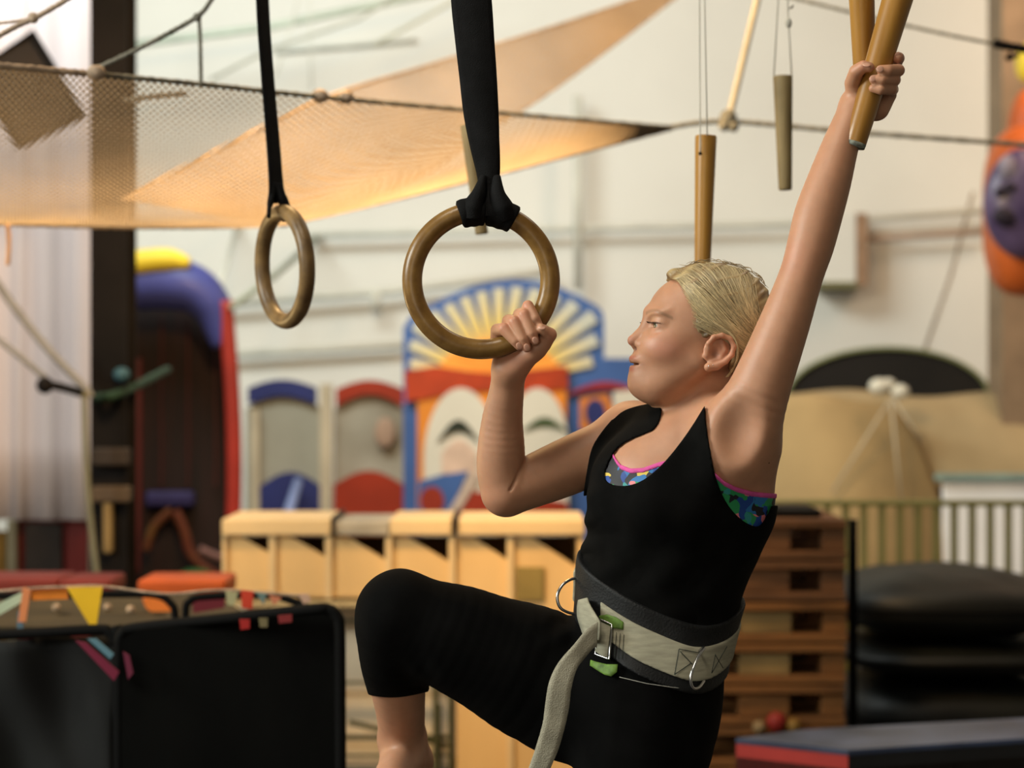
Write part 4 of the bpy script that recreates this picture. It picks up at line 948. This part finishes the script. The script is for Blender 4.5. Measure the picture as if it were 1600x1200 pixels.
MB().ell(WY(1232,36,3.9), (.007,.007,.011), 10, 8).build('knot', M['string'], pb, True)
strings([[(700,-1450),(729,197)], [(708,-1450),(734,197)]], 3.9, pc)

strings([[(1408,-2200),(1411,-28)]], YP+.004, pg, .0016); strings([[(1352,-2200),(1345,-38)]], YP+.052, pg2, .0016)
for n_, y_ in ((3, 2.9), (4, 3.75)):
    tag(MB().box((-6, y_-.62 if n_ == 9 else y_-.05, 4.2), (6, y_+.10, 4.32)).build('trim_%d' % n_, M['col']), kind='structure')

M['skin'] = vcol_mat('skin', .48, .30, .05, 45, .25, 900)
M['black_knit'] = mat('black_knit', (.0030,.0030,.0028), .9, var=.3, scale=30, bump=.4, bscale=1500, spec=.10)
M['black_legging'] = mat('black_legging', (.0024,.0024,.0024), .9, var=.3, scale=20, bump=.3, bscale=1800, spec=.08)
M['pink'] = mat('pink_elastic', (.80,.11,.42), .6, var=.1, scale=60, bump=.5, bscale=900)
M['belt_pad'] = mat('black_neoprene', (.006,.007,.008), .6, var=.3, scale=40, bump=.4, bscale=300)
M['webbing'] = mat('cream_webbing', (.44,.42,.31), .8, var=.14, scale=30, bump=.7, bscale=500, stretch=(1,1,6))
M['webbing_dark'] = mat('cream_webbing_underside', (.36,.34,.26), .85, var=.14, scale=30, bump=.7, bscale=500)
M['chrome'] = mat('polished_steel', (.62,.62,.62), .22, 1.0, var=.1, scale=30)
M['green_tape'] = mat('green_tape', (.16,.30,.05), .6, var=.35, scale=60)
M['thread'] = mat('dark_thread', (.02,.03,.025), .8)
M['thread_light'] = mat('pale_thread', (.4,.4,.36), .8)
M['hair'] = None
M['nail'] = mat('fingernail', (.66,.36,.26), .25, var=.05, scale=50, spec=.6, sss=.1)

girl = empty('person', W(1004, 1940, .03), 'girl in black tank top and cropped leggings hanging from a ring and a peg', 'person')

import time; _t=time.time()
V, Q = surface(body_prims, 0., None, .0018, 12, BODY_LO, BODY_HI)
me = np_mesh('body', V, Q)
px, py = pix(V); dep = V[:, 1]-Y0
base = np.array([.50,.255,.15]); cols = np.tile(base, (len(V), 1))
def blend(cols, mask, c): m = np.clip(mask, 0, 1)[:, None]; return cols*(1-m)+np.array(c)*m
def blob(x, y, z, r, p=2): # head-local metres
    q = (V-HP(x, y, z))@RH; return np.exp(-((q/np.array([r[0], r[2], r[1]])*1000)**2).sum(1))
hl = (V-PIV)@RH*1000; hx = hl[:, 0]+1100; hw = hl[:, 1]; hy = 520-hl[:, 2]
H = (hx < 1150) & (hy < 645) & (hx > 965) & (dep > -.09) & (py < 650)
for (x, y, z, r, a, c) in [(1028,545,-45,(30,18,24),.50,(.56,.20,.14)), (1040,550,45,(30,20,24),.50,(.56,.20,.14)), (978,533,0,(9,9,14),.55,(.58,.24,.17)),
        (1015,525,-28,(12,8,14),.3,(.46,.21,.15)), (1116,552,-75,(26,30,14),.45,(.60,.24,.15)), (985,604,0,(14,14,20),.2,(.55,.27,.18)), (1010,498,-30,(14,8,16),.35,(.40,.22,.13)),
        (1000,594,-14,(10,9,10),.3,(.46,.33,.2))]:
    cols = blend(cols, blob(x, y, z, r)*a*H, c)
# lips
lip = np.exp(-(((hx-987)/13.)**4 + ((hy-560.8)/4.6)**4 + (hw/17.)**4)) + np.exp(-(((hx-988)/13.)**4 + ((hy-577)/4.6)**4 + (hw/15.)**4))
cols = blend(cols, lip*.75*H*(hx < 1003), (.44,.13,.10))
cols = blend(cols, np.exp(-(((hy-570.3)/1.9)**2+((hw+3)/20.)**4))*.7*H*(hx < 1006), (.14,.035,.03))
# eyebrow, lashes, and shade painted into the nostrils and ear hollow
brow_y = 490-5.5*np.clip((1.0-((np.abs(hw)-28)/22.)**2), 0, 1)
br = np.exp(-((hy-brow_y-2-np.clip(hx-1016,0,30)*.36)/3.0)**4)*(np.abs(hw) > 9)*(hx < 1037)*(hy < 506)*H
cols = blend(cols, br*.5, (.20,.115,.06))
for s in (-1, 1):
    ll = np.exp(-(((hx-1013)/12)**4+((hy-505.8+(hx-1008)*-.10)/1.7)**2+((hw-30*s)/16.)**4)); cols = blend(cols, ll*.8*H, (.06,.03,.02))
    cols = blend(cols, np.exp(-(((hx-1013)/11)**4+((hy-513.3)/1.3)**2+((hw-30*s)/15.)**4))*.35*H, (.2,.1,.07))
cols = blend(cols, np.exp(-(((hy-546)/3.2)**2+((hx-988)/5.)**2+((np.abs(hw)-6.5)/3.2)**2))*.8*H, (.10,.03,.02))
cols = blend(cols, np.exp(-(((hx-1097)/8)**2+((hy-556)/9.)**2+((hw+70)/9.)**2))*.55*H, (.22,.07,.04))
# knuckles and finger tips a bit redder, elbows too
for (x, y, d, r, a) in [(787,513,-18,8,.55),(804,503,-20,8,.6),(819,493,-20,8,.6),(824,478,-10,8,.5),(835,530,-26,7,.5),(822,541,-25,7,.45),(809,538,-24,7,.4),(858,523,-20,9,.4),
        (1404,110,D-10,11,.35),(1398,125,D-10,10,.3),(1350,105,D-26,11,.4),(1404,90,D,10,.4),(775,780,80,30,.25),(1240,405,-90,30,.18),(810,560,10,24,.35)]:
    q = ((V-np.array(W(x, y, d/1000)))**2).sum(1); cols = blend(cols, np.exp(-q/(r/1000)**2)*a, (.62,.20,.13))
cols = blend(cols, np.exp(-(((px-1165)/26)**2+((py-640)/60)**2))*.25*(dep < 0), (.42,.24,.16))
set_vcol(me, cols)
body = new_obj('body', me, M['skin'], girl)

#print("T", round(time.time()-_t,1), "eyes")
m_eye = bpy.data.materials.new('eyeball'); m_eye.use_nodes = True; nt = m_eye.node_tree; b = nt.nodes['Principled BSDF']; b.inputs['Roughness'].default_value = .08
at = nt.nodes.new('ShaderNodeAttribute'); at.attribute_name = 'Col'; nt.links.new(at.outputs['Color'], b.inputs['Base Color'])
for s in (-1, 1):
    c = Vector(HP(1024, 509, 29*s)); e = MB().ell(c, (.0125,.0125,.0125), 64, 40).mesh('eye')
    vv = np.array([v.co for v in e.vertices]); q = (vv-np.array(c))@RH; q /= np.linalg.norm(q, axis=1)[:, None]
    g = np.array([-.985, -.05, .05]); g /= np.linalg.norm(g); ang = np.degrees(np.arccos(np.clip(q@g, -1, 1)))
    cc = np.tile(np.array([.50,.42,.36]), (len(vv), 1)); cc[ang < 31] = (.10,.095,.055); cc[(ang < 31) & (ang > 27)] = (.03,.03,.02); cc[ang < 12] = (.004,.004,.004)
    set_vcol(e, cc); new_obj('eye', e, m_eye, girl, True)
#print("T", round(time.time()-_t,1), "eyelashes")
for s in (-1, 1):
    mb = MB()
    for i in range(22):
        t = i/21.; wv = (17+26*t)*s; x0 = 1009.2+11*t**2*1.0; y0 = 505.2+1.2*t
        p0 = HP(x0, y0, wv); p1 = HP(x0-4.5, y0+.3, wv*1.03+s*1.); p2 = HP(x0-7.5, y0-2.2, wv*1.05+s*2)
        mb.tube([p0, p1, p2], [.00035,.00028,.0001], 4)
    mb.build('eyelashes', mat('lash', (.05,.03,.02), .7), girl)
#print("T", round(time.time()-_t,1), "fingernails")
def nail(p, dirv, nrm, L, Wd):
    t = Vector(dirv).normalized(); n = Vector(nrm).normalized(); n = (n-t*n.dot(t)).normalized(); s = t.cross(n)
    R3 = Matrix((t, s, n)).transposed()
    MB().ell(Vector(p), (L, Wd, .0011), 20, 12, rot=R3).build('fingernail', M['nail'], girl, True)
for a, b, ln in (((805,532,-33.5),(813,543,-30.5),.0058), ((817,530,-36.5),(825,546.5,-32),.0062), ((831,521,-36.5),(838,535,-32.5),.0060)):
    p = W(*a[:2], a[2]/1000); q = W(*b[:2], b[2]/1000); c = p.lerp(q, .78); nail(c, q-p, (0,-1,.1), ln, .0046)
nail(W(846.5,511.5,-.0325), (-1,0,.15), (-.1,-.75,.75), .0058, .0048)
nail(W(1354,101,-.0990), (1,0,0), (0,-.7,.7), .0062, .0052)
nail(W(1375,108,-.1020), (-1,0,0), (-.25,-1,.1), .0055, .0048)
nail(W(1364,123,-.0975), (-1,0,0), (-.25,-1,.1), .0052, .0046)
nail(W(1403,86,-.0750), (0,-.4,1), (0,-1,.2), .0050, .0046)

#print("T", round(time.time()-_t,1), "sports bra (shows at the neckline and under the raised arm)")
cl_prims = trunk+shoulders+bust+arm_near
cl_far = [arm_far[0]]
def bra_top(px, P):
    front = np.interp(px, [900,950,957,962,970,985,1005,1030,1060,1100,1117,1132,1150,1175,1205,1240],
                          [690,695,706,716,726,732,731,722,716,725,739,752,761,768,771,772])
    return front
def bra_region(band):
    def R(P, d):
        px, py = pix(P); yb = bra_top(px, P)
        back = P[:, :, :, 1] > Y0+.06 if P.ndim == 4 else P[:, 1] > Y0+.06
        yb = np.where(back, 735., yb)
        top = (yb-py)/1000.; bot = (py-(yb+8 if band else 835))/1000.
        r = smax(smax(d-(.0036 if band else .0022), top, .002), bot, .002)
        return r
    return R
LOT = (.10, Y0-.18, 1.15); HIT = (.46, Y0+.22, 1.55)
for nm, band in (('bra', False), ('bra_trim', True)):
    V2, Q2 = cloth_surface(cl_prims, .003, bra_region(band), .0022, LOT, HIT)
    me2 = np_mesh(nm, V2, Q2)
    if band: new_obj('bra_trim', me2, M['pink'], bra)
    else:
        mm = bpy.data.materials.new('tropical_print'); mm.use_nodes = True; nt = mm.node_tree; N = nt.nodes; L = nt.links
        tc = N.new('ShaderNodeTexCoord'); nz = N.new('ShaderNodeTexNoise'); nz.inputs['Scale'].default_value = 25; L.new(tc.outputs['Object'], nz.inputs[0])
        mixv = N.new('ShaderNodeVectorMath'); mixv.operation = 'MULTIPLY_ADD'; mixv.inputs[1].default_value = (.05,.05,.05); L.new(nz.outputs['Color'], mixv.inputs[0]); L.new(tc.outputs['Object'], mixv.inputs[2])
        vo = N.new('ShaderNodeTexVoronoi'); vo.inputs['Scale'].default_value = 62; L.new(mixv.outputs[0], vo.inputs['Vector'])
        cr = N.new('ShaderNodeValToRGB'); cr.color_ramp.interpolation = 'CONSTANT'; els = cr.color_ramp.elements
        pal = [(0,(.01,.01,.015)),(.22,(.01,.06,.30)),(.40,(.02,.30,.10)),(.52,(.02,.17,.45)),(.62,(.75,.22,.25)),(.72,(.01,.01,.02)),(.84,(.70,.52,.08)),(.92,(.03,.3,.3))]
        els[0].position = 0; els[0].color = (*pal[0][1], 1); els[1].position = pal[1][0]; els[1].color = (*pal[1][1], 1)
        for p_, c_ in pal[2:]: e_ = els.new(p_); e_.color = (*c_, 1)
        sp = N.new('ShaderNodeSeparateColor'); L.new(vo.outputs['Color'], sp.inputs[0]); L.new(sp.outputs[0], cr.inputs[0]); L.new(cr.outputs[0], N['Principled BSDF'].inputs['Base Color'])
        N['Principled BSDF'].inputs['Roughness'].default_value = .6
        bra = new_obj('bra', me2, mm, girl); bra['label'] = 'sports bra in a blue and green tropical print'

#print("T", round(time.time()-_t,1), "tank top: outline pieces cut from the body offset")
neck = cat2([(1034,641),(1031,657),(1022,671),(1005,679),(985,687),(965,700),(951,722),(945,742),(951,754),(975,759),(1005,750),(1040,720),(1075,675),(1102,632)],3) + [(1110,560),(1034,560)]
hole_n = cat2([(1101,625),(1103,660),(1109,700),(1118,745),(1133,782),(1152,806),(1170,819),(1186,822),(1198,806)],3) + [(1206,790),(1330,785),(1330,400),(1101,400)]
hole_f = cat2([(1012,631),(990,636),(965,647),(940,675),(925,700),(918,730),(912,770),(910,805)],3) + [(860,860),(700,860),(700,560),(1010,560)]
def wr(P, px, py):
    w_ = .0046*np.sin((py+ .35*(px-900) + 6*np.sin(px/23.))/6.8)*np.exp(-((px-900)/34.)**2)*np.exp(-((py-855)/60.)**2)
    w_ += .0026*np.sin((py*.8-.42*px+9*np.sin(px/40.))/10.5)*np.exp(-((py-815)/60.)**2)*np.exp(-((px-990)/75.)**2)
    w_ += .0022*np.sin((px*.9+.35*py)/13.+np.sin(py/31.))*np.exp(-((py-930)/60.)**2)
    w_ += .0018*np.sin((px+.8*py)/16.+2*np.sin(py/50.))
    return w_
def top_region(P, d):
    m = np.abs(d) < .013; out = d-.006
    if m.any(): out = out.copy(); out[m] = top_region_(P[m], d[m])
    return out
def top_region_(P, d):
    px, py = pix(P)
    d = d-.0060-np.maximum(wr(P, px, py), -.0025)
    yy = P[..., 1]-Y0
    nk = -poly_sdf(px, py, neck)/1000.
    nk = np.where(yy > .09, -1, nk); nk = np.where((yy > .09) & (py < 655), (655-py)/1000., nk)
    hn = -poly_sdf(px, py, hole_n)/1000.; hn = np.where(yy > .06, np.minimum(hn, (1130-0-px)*-.001+0), hn)
    hf = -poly_sdf(px, py, hole_f)/1000.
    r = smax(d, nk, .002); r = smax(r, hn, .002); r = smax(r, hf, .002)
    return smax(r, (py-1062)/1000., .002)
top_prims = trunk+shoulders+bust+arm_near+cl_far
V2, Q2 = cloth_surface(top_prims, .0055, top_region, .0024, (.04, Y0-.18, 1.0), (.46, Y0+.22, 1.55))
top = new_obj('tank_top', np_mesh('tank_top', V2, Q2), M['black_knit'], girl)

#print("T", round(time.time()-_t,1), "leggings")
leg_prims = trunk + leg_far + leg_near[:1]
def leg_region(P, d):
    px, py = pix(P)
    wv = .0022*np.sin((px*.6+py)/8.)*np.exp(-((px-885)/38.)**2-((py-985)/35.)**2) + .0012*np.sin((px+py*.4)/19.)
    wv = wv+.0028*np.sin((px-py*.6)/9.)*np.exp(-((px-655)/26.)**2-((py-1050)/26.)**2)
    d = d-.0045-wv
    r = smax(d, np.where(px > 898, 952-py, -60.)/1000., .003)
    cuff = (py-(1082+8*np.sin((px-560)/33.)))/1000.
    cuff = np.where(px < 674, cuff, -1.); cuff = np.where((px < 674) & (py > 1120), .02, cuff)
    r = smax(r, np.where(px > 700, np.minimum((py-1640)/1000., .02), cuff), .002)
    return r
def thigh_clip(P, d):
    return leg_region(P, d)
V2, Q2 = cloth_surface(leg_prims, .0045, leg_region, .0034, (-.30, Y0-.22, .40), (.36, Y0+.30, 1.24))
leggings = new_obj('leggings', np_mesh('leggings', V2, Q2), M['black_legging'], girl)

#print("T", round(time.time()-_t,1), "belt")
belt_prims = trunk + leg_near[:1]
def plane_py(P):
    px, py = pix(P); return py-(980+.40*(px-1040)-.40*(P[..., 1]-Y0)*1000 + np.clip(px-1075,0,90)**2*-.0038), px, py
def belt_region(lo_, hi_, off):
    def R(P, d):
        q, px, py = plane_py(P)
        e = .0012*np.sin(px/14.)
        r = smax(d-off-e, (lo_-q)/1000., .003); return smax(r, (q-hi_)/1000., .003)
    return R
BL, BH = (.06, Y0-.16, .95), (.40, Y0+.20, 1.30)
V2, Q2 = cloth_surface(belt_prims, .011, belt_region(-48, 50, .0115), .0025, BL, BH)
belt = new_obj('harness_belt', np_mesh('harness_belt', V2, Q2), M['belt_pad'], girl); belt['label'] = 'black padded waist belt'
def web_region(P, d):
    r = belt_region(-17, 30, .0145)(P, d); px, py = pix(P)
    return smax(r, np.where(P[..., 1] < Y0+.03, (938-px)/1000., -1.), .002)
V2, Q2 = cloth_surface(belt_prims, .014, web_region, .0022, BL, BH)
web = new_obj('belt_webbing', np_mesh('belt_webbing', V2, Q2), M['webbing'], belt); web['label'] = 'cream webbing band stitched around the belt'

def surf_y(px_, py_, off, prims=None):
    """depth of the front surface of the torso under a photo pixel"""
    d = np.linspace(-.16, .05, 240); P = np.array([W(px_, py_, t) for t in d]); f = combine(prims or belt_prims, P)-off
    i = np.nonzero(f < 0)[0]; return d[i[0]] if len(i) else d[np.argmin(f)]
def onb(px_, py_, off, prims=None): return W(px_, py_, surf_y(px_, py_, off, prims))
def stitch(pts, r=.0006, name='stitching', m='thread', off=.0168):
    P = []
    for a, b in zip(pts, pts[1:]):
        n = max(2, int(math.hypot(a[0]-b[0], a[1]-b[1])/4))
        P += [onb(a[0]+(b[0]-a[0])*i/n, a[1]+(b[1]-a[1])*i/n, off) for i in range(n)]
    P.append(onb(*pts[-1], off)); MB().tube(P, r, 5).build(name, M[m], belt, True)
stitch([(1061,1014),(1054,1054)]); stitch([(1061,1014),(1092,1020)]); stitch([(1054,1054),(1080,1036)]); stitch([(1063,1018),(1082,1038)])
stitch([(1118,1022),(1112,1052)]); stitch([(1136,1010),(1112,1052)]); stitch([(1118,1024),(1130,1044)])
stitch([(968,1058),(1010,1068),(1050,1074),(1072,1076)], .0006, 'stitching', 'thread_light', .0120)
for x in (963, 969, 975): stitch([(x, 988+ (x-963)*.3), (x-3, 1030)], .0004)
def patch(poly, name, m, off, th=.0012):
    """thin patch laid on the belt: polygon in pixels, fanned"""
    cx = sum(p[0] for p in poly)/len(poly); cy = sum(p[1] for p in poly)/len(poly); mb = MB(); n = len(poly)
    rings = []
    for r in (1., .66, .33):
        rings.append([onb(cx+(x-cx)*r, cy+(y-cy)*r, off) for x, y in poly])
    vs_ = sum(rings, [])+[onb(cx, cy, off)]
    fs = [(k*n+i, k*n+(i+1)%n, (k+1)*n+(i+1)%n, (k+1)*n+i) for k in (0,1) for i in range(n)]+[(2*n+i, 2*n+(i+1)%n, 3*n) for i in range(n)]
    mb.add(vs_, fs).build(name, m, belt, True, solid=th)
patch([(936,962),(948,960),(962,964),(974,972),(974,984),(962,982),(950,980),(938,968)], 'green_tape', M['green_tape'], .0158)
patch([(923,1031),(932,1034),(948,1038),(965,1038),(964,1050),(955,1057),(944,1054),(934,1048),(922,1040)], 'green_tape', M['green_tape'], .0125)
# slide buckle and the loop of webbing through it
bk = MB(); bp = [onb(*q, .0185) for q in ((937,967),(956,976),(952,1030),(930,1022))]
bk.tube(smooth_path([bp[0], bp[1]], 5)+smooth_path([bp[1], bp[2]], 5)[1:]+smooth_path([bp[2], bp[3]], 5)[1:]+smooth_path([bp[3], bp[0]], 5)[1:-1], .0016, 8, closed=True)
bk.build('slide_buckle', M['chrome'], belt, True)
fl = [[onb(x0+(x1-x0)*t, y0+(y1-y0)*t, .0200) for t in (0,.33,.66,1)] for x0, y0, x1, y1 in ((936,971,930,1018),(944,974,939,1024),(954,979,949,1027))]
MB().grid(fl).build('buckle_loop', M['webbing'], belt, True, solid=.002)
def ribbon(rows, name, m, parent, th=.0024):
    L_ = smooth_path([r[0] for r in rows], 7); R_ = smooth_path([r[1] for r in rows], 7)
    P = [[a.lerp(b, t) for t in (0,.25,.5,.75,1)] for a, b in zip(L_, R_)]
    return MB().grid(P).build(name, m, parent, True, solid=th)
ribbon([(W(904,938,-.010),W(918,934,-.040)),(W(902,950,-.022),W(922,945,-.055)),(W(903,966,-.035),W(932,962,-.082)),(W(909,985,-.05),W(938,975,-.092)),(W(914,1000,-.066),W(936,1000,-.094))],
  'belt_loop', M['webbing'], belt)
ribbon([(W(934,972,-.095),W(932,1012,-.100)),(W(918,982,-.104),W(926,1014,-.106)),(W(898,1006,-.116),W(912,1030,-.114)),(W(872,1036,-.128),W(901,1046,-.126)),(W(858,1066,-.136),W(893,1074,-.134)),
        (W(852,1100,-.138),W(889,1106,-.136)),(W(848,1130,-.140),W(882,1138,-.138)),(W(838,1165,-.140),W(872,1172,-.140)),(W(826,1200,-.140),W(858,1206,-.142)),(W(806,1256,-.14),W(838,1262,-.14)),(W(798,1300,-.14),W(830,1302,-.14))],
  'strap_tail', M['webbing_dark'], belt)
def dring(pts, name='d_ring', r=.0024):
    MB().tube(smooth_path([Vector(p) for p in pts], 8), r, 10).build(name, M['chrome'], belt, True)
dring([W(905,903,.03),W(893,905,.022),(W(880,913,.014)),W(872,926,.008),W(871,938,.006),W(876,950,.006),W(888,957,.010),W(903,960,.016)])
dring([onb(1092,1018,.015),onb(1100,1011,.026)-Vector((0,.004,0)),onb(1091,1026,.034),onb(1083,1045,.036),onb(1079,1062,.034),onb(1083,1075,.03),onb(1092,1074,.022),onb(1100,1064,.014)])

#print("T", round(time.time()-_t,1), "earrings")
for x, y in ((1099.5,573.5),(1106.5,572)): MB().ell(HP(x-12.5, y, -76.5), (.0016,.0016,.0016), 10, 6).build('ear_stud', M['chrome'], girl, True)

#print("T", round(time.time()-_t,1), "hair")
hm = vcol_mat('blonde_hair', .42, 0, .10, 30, 0, spec=.55)
M['hair'] = hm
hair_prims = [HE((1121,499,0),(84,85,75),.02), HE((1090,478,0),(60,62,66),.03), HE((1150,505,0),(60,74,68),.03), HE((1185,540,6),(24,26,24),.02),
  HC((1188,548,6),(1200,600,20),20,14,.015), HC((1200,600,20),(1196,650,34),14,6,.012), HC((1050,437,0),(1049,430,0),12,9,.02)]
hair_poly = cat2([(1036,424),(1040,412),(1100,395),(1180,400),(1230,470),(1230,700),(1165,700),(1150,600),(1140,584),(1136,570),(1142,552),(1141,538),(1134,527),(1120,521),(1106,524),(1098,530),(1088,527),(1082,518),(1079,505),(1081,492),(1074,474),(1066,456),(1058,443),(1046,437)], 2)
def hair_region(P, d):
    m = np.abs(d) < .012; out = d.copy()
    if m.any(): out[m] = hair_region_(P[m], d[m])
    return out
def hair_region_(P, d):
    q = (P-PIV)@RH*1000; hx = q[..., 0]+1100; hy = 520-q[..., 2]
    hx = hx+.156*np.abs(q[..., 1]); r = poly_sdf(hx, hy, hair_poly)/1000.
    g = .0011*np.sin((hy*.75+hx*.42)/3.1+1.5*np.sin(hx/19.))+.0008*np.sin((hy*.8+hx*.40)/1.7+2*np.sin(hx/11.))
    return smax(d-g, r, .004)
V2, Q2 = cloth_surface(hair_prims, 0, hair_region, .0019, (.20, Y0-.10, 1.40), (.46, Y0+.16, 1.72))
hme = np_mesh('hair', V2, Q2)
q = (V2-PIV)@RH*1000; hx_, hy_, hw_ = q[:, 0]+1100+.156*np.abs(q[:, 1]), 520-q[:, 2], q[:, 1]
s_ = .5+.5*np.sin((hy_*.8+hx_*.42)/4.3+1.5*np.sin(hx_/19.)+np.sin(hw_/7.)*1.2)
cA, cB = np.array([.50,.38,.19]), np.array([.26,.165,.075])
hc = cB+(cA-cB)*s_[:, None]
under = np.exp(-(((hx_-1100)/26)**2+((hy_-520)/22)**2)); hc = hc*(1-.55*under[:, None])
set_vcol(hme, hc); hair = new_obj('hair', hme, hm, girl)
# combed strands following the cap from the hairline to the tie at the nape
def proj(p, off):
    p = np.array(p, float)
    for _ in range(4):
        e = 1e-3; d0 = combine(hair_prims, p[None])[0]
        g = np.array([combine(hair_prims, (p+np.eye(3)[i]*e)[None])[0]-d0 for i in range(3)])/e
        p = p-(d0-off)*g/(g@g+1e-9)
    return p
roots = smooth_path([(1046,428,0),(1058,443,0),(1066,456,0),(1074,474,0),(1082,492,0),(1081,506,0)], 6)
strands = []
tie = np.array([1184, 548])
for i in range(620):
    t = i/620.*(len(roots)-1); a = roots[int(t)].lerp(roots[min(int(t)+1, len(roots)-1)], t % 1)
    top_ = random.random()
    # start: either hairline or along the parting on the crown
    if i % 3 == 0: sx, sy = 1046+random.random()*125, 0; sy = 418+abs(sx-1110)**1.6*.012; sw = -random.random()*38
    else: sx, sy, sw = a.x+random.uniform(-2, 12), a.y+random.uniform(-3, 3), -(48-24*np.clip((470-a.y)/45, 0, 1))
    ex, ey = tie[0]+random.uniform(-8, 6), tie[1]+random.uniform(-14, 10)
    pts = []
    n = 11; bow = random.uniform(8, 20) if i % 3 else random.uniform(-6, 6)
    for k in range(n):
        u = k/(n-1); x = sx+(ex-sx)*u; y = sy+(ey-sy)*u + bow*math.sin(math.pi*u)*(.4 if sx > 1090 else 1.)
        wv = (sw*(1-u)-14*u) - 52*math.sin(math.pi*min(u*1.05, 1))
        pts.append(Vector(proj(HP(x-.156*abs(wv), y, wv), .0006+.0012*random.random()*(1 if 0 < k < n-1 else 0))))
    strands.append(pts)
# loose lock falling behind the ear
for i in range(34):
    o = random.uniform(-2.5, 2.5)
    pts = [(1070+o,452+o,-52),(1084+o,482,-66),(1106+o,506,-76),(1128+o,520,-80),(1140+o*.7,536,-80),(1143+o*.7,556,-78),(1139+o*.6,574,-73),(1130+o,590,-64)]
    strands.append([Vector(HP(x-11, y, wv-random.random()*1.5)) for x, y, wv in pts])
for i in range(26):
    sx = random.uniform(1060, 1190); pts = []; hh = random.uniform(.001,.007); ph = random.uniform(0, 3)
    for k in range(5):
        u = k/4; x = sx+u*random.uniform(22, 34); y = 420+abs(x-1110)**1.6*.012-6*math.sin(math.pi*u)*random.random()
        pts.append(Vector(proj(HP(x, y, -10), .0015+hh*math.sin(k*.8+ph)**2)))
    strands.append(pts)
mb = MB(); colr = []
for st in strands:
    c = np.array([.62,.49,.27])*random.uniform(.45, 1.15); r = random.uniform(.00035, .0007)
    P = smooth_path(st, 2); n = len(P); n0 = len(mb.v)
    mb.tube(P, [r*min(1, .3+3*min(k, n-1-k)/n) for k in range(n)], 4, cap=False); colr += [c]*(len(mb.v)-n0)
sm = bpy.data.meshes.new('hair_strands'); sm.from_pydata([tuple(v) for v in mb.v], [], mb.f); set_vcol(sm, np.array(colr))
so = new_obj('hair_strands', sm, hm, hair, True); so['kind'] = 'stuff'
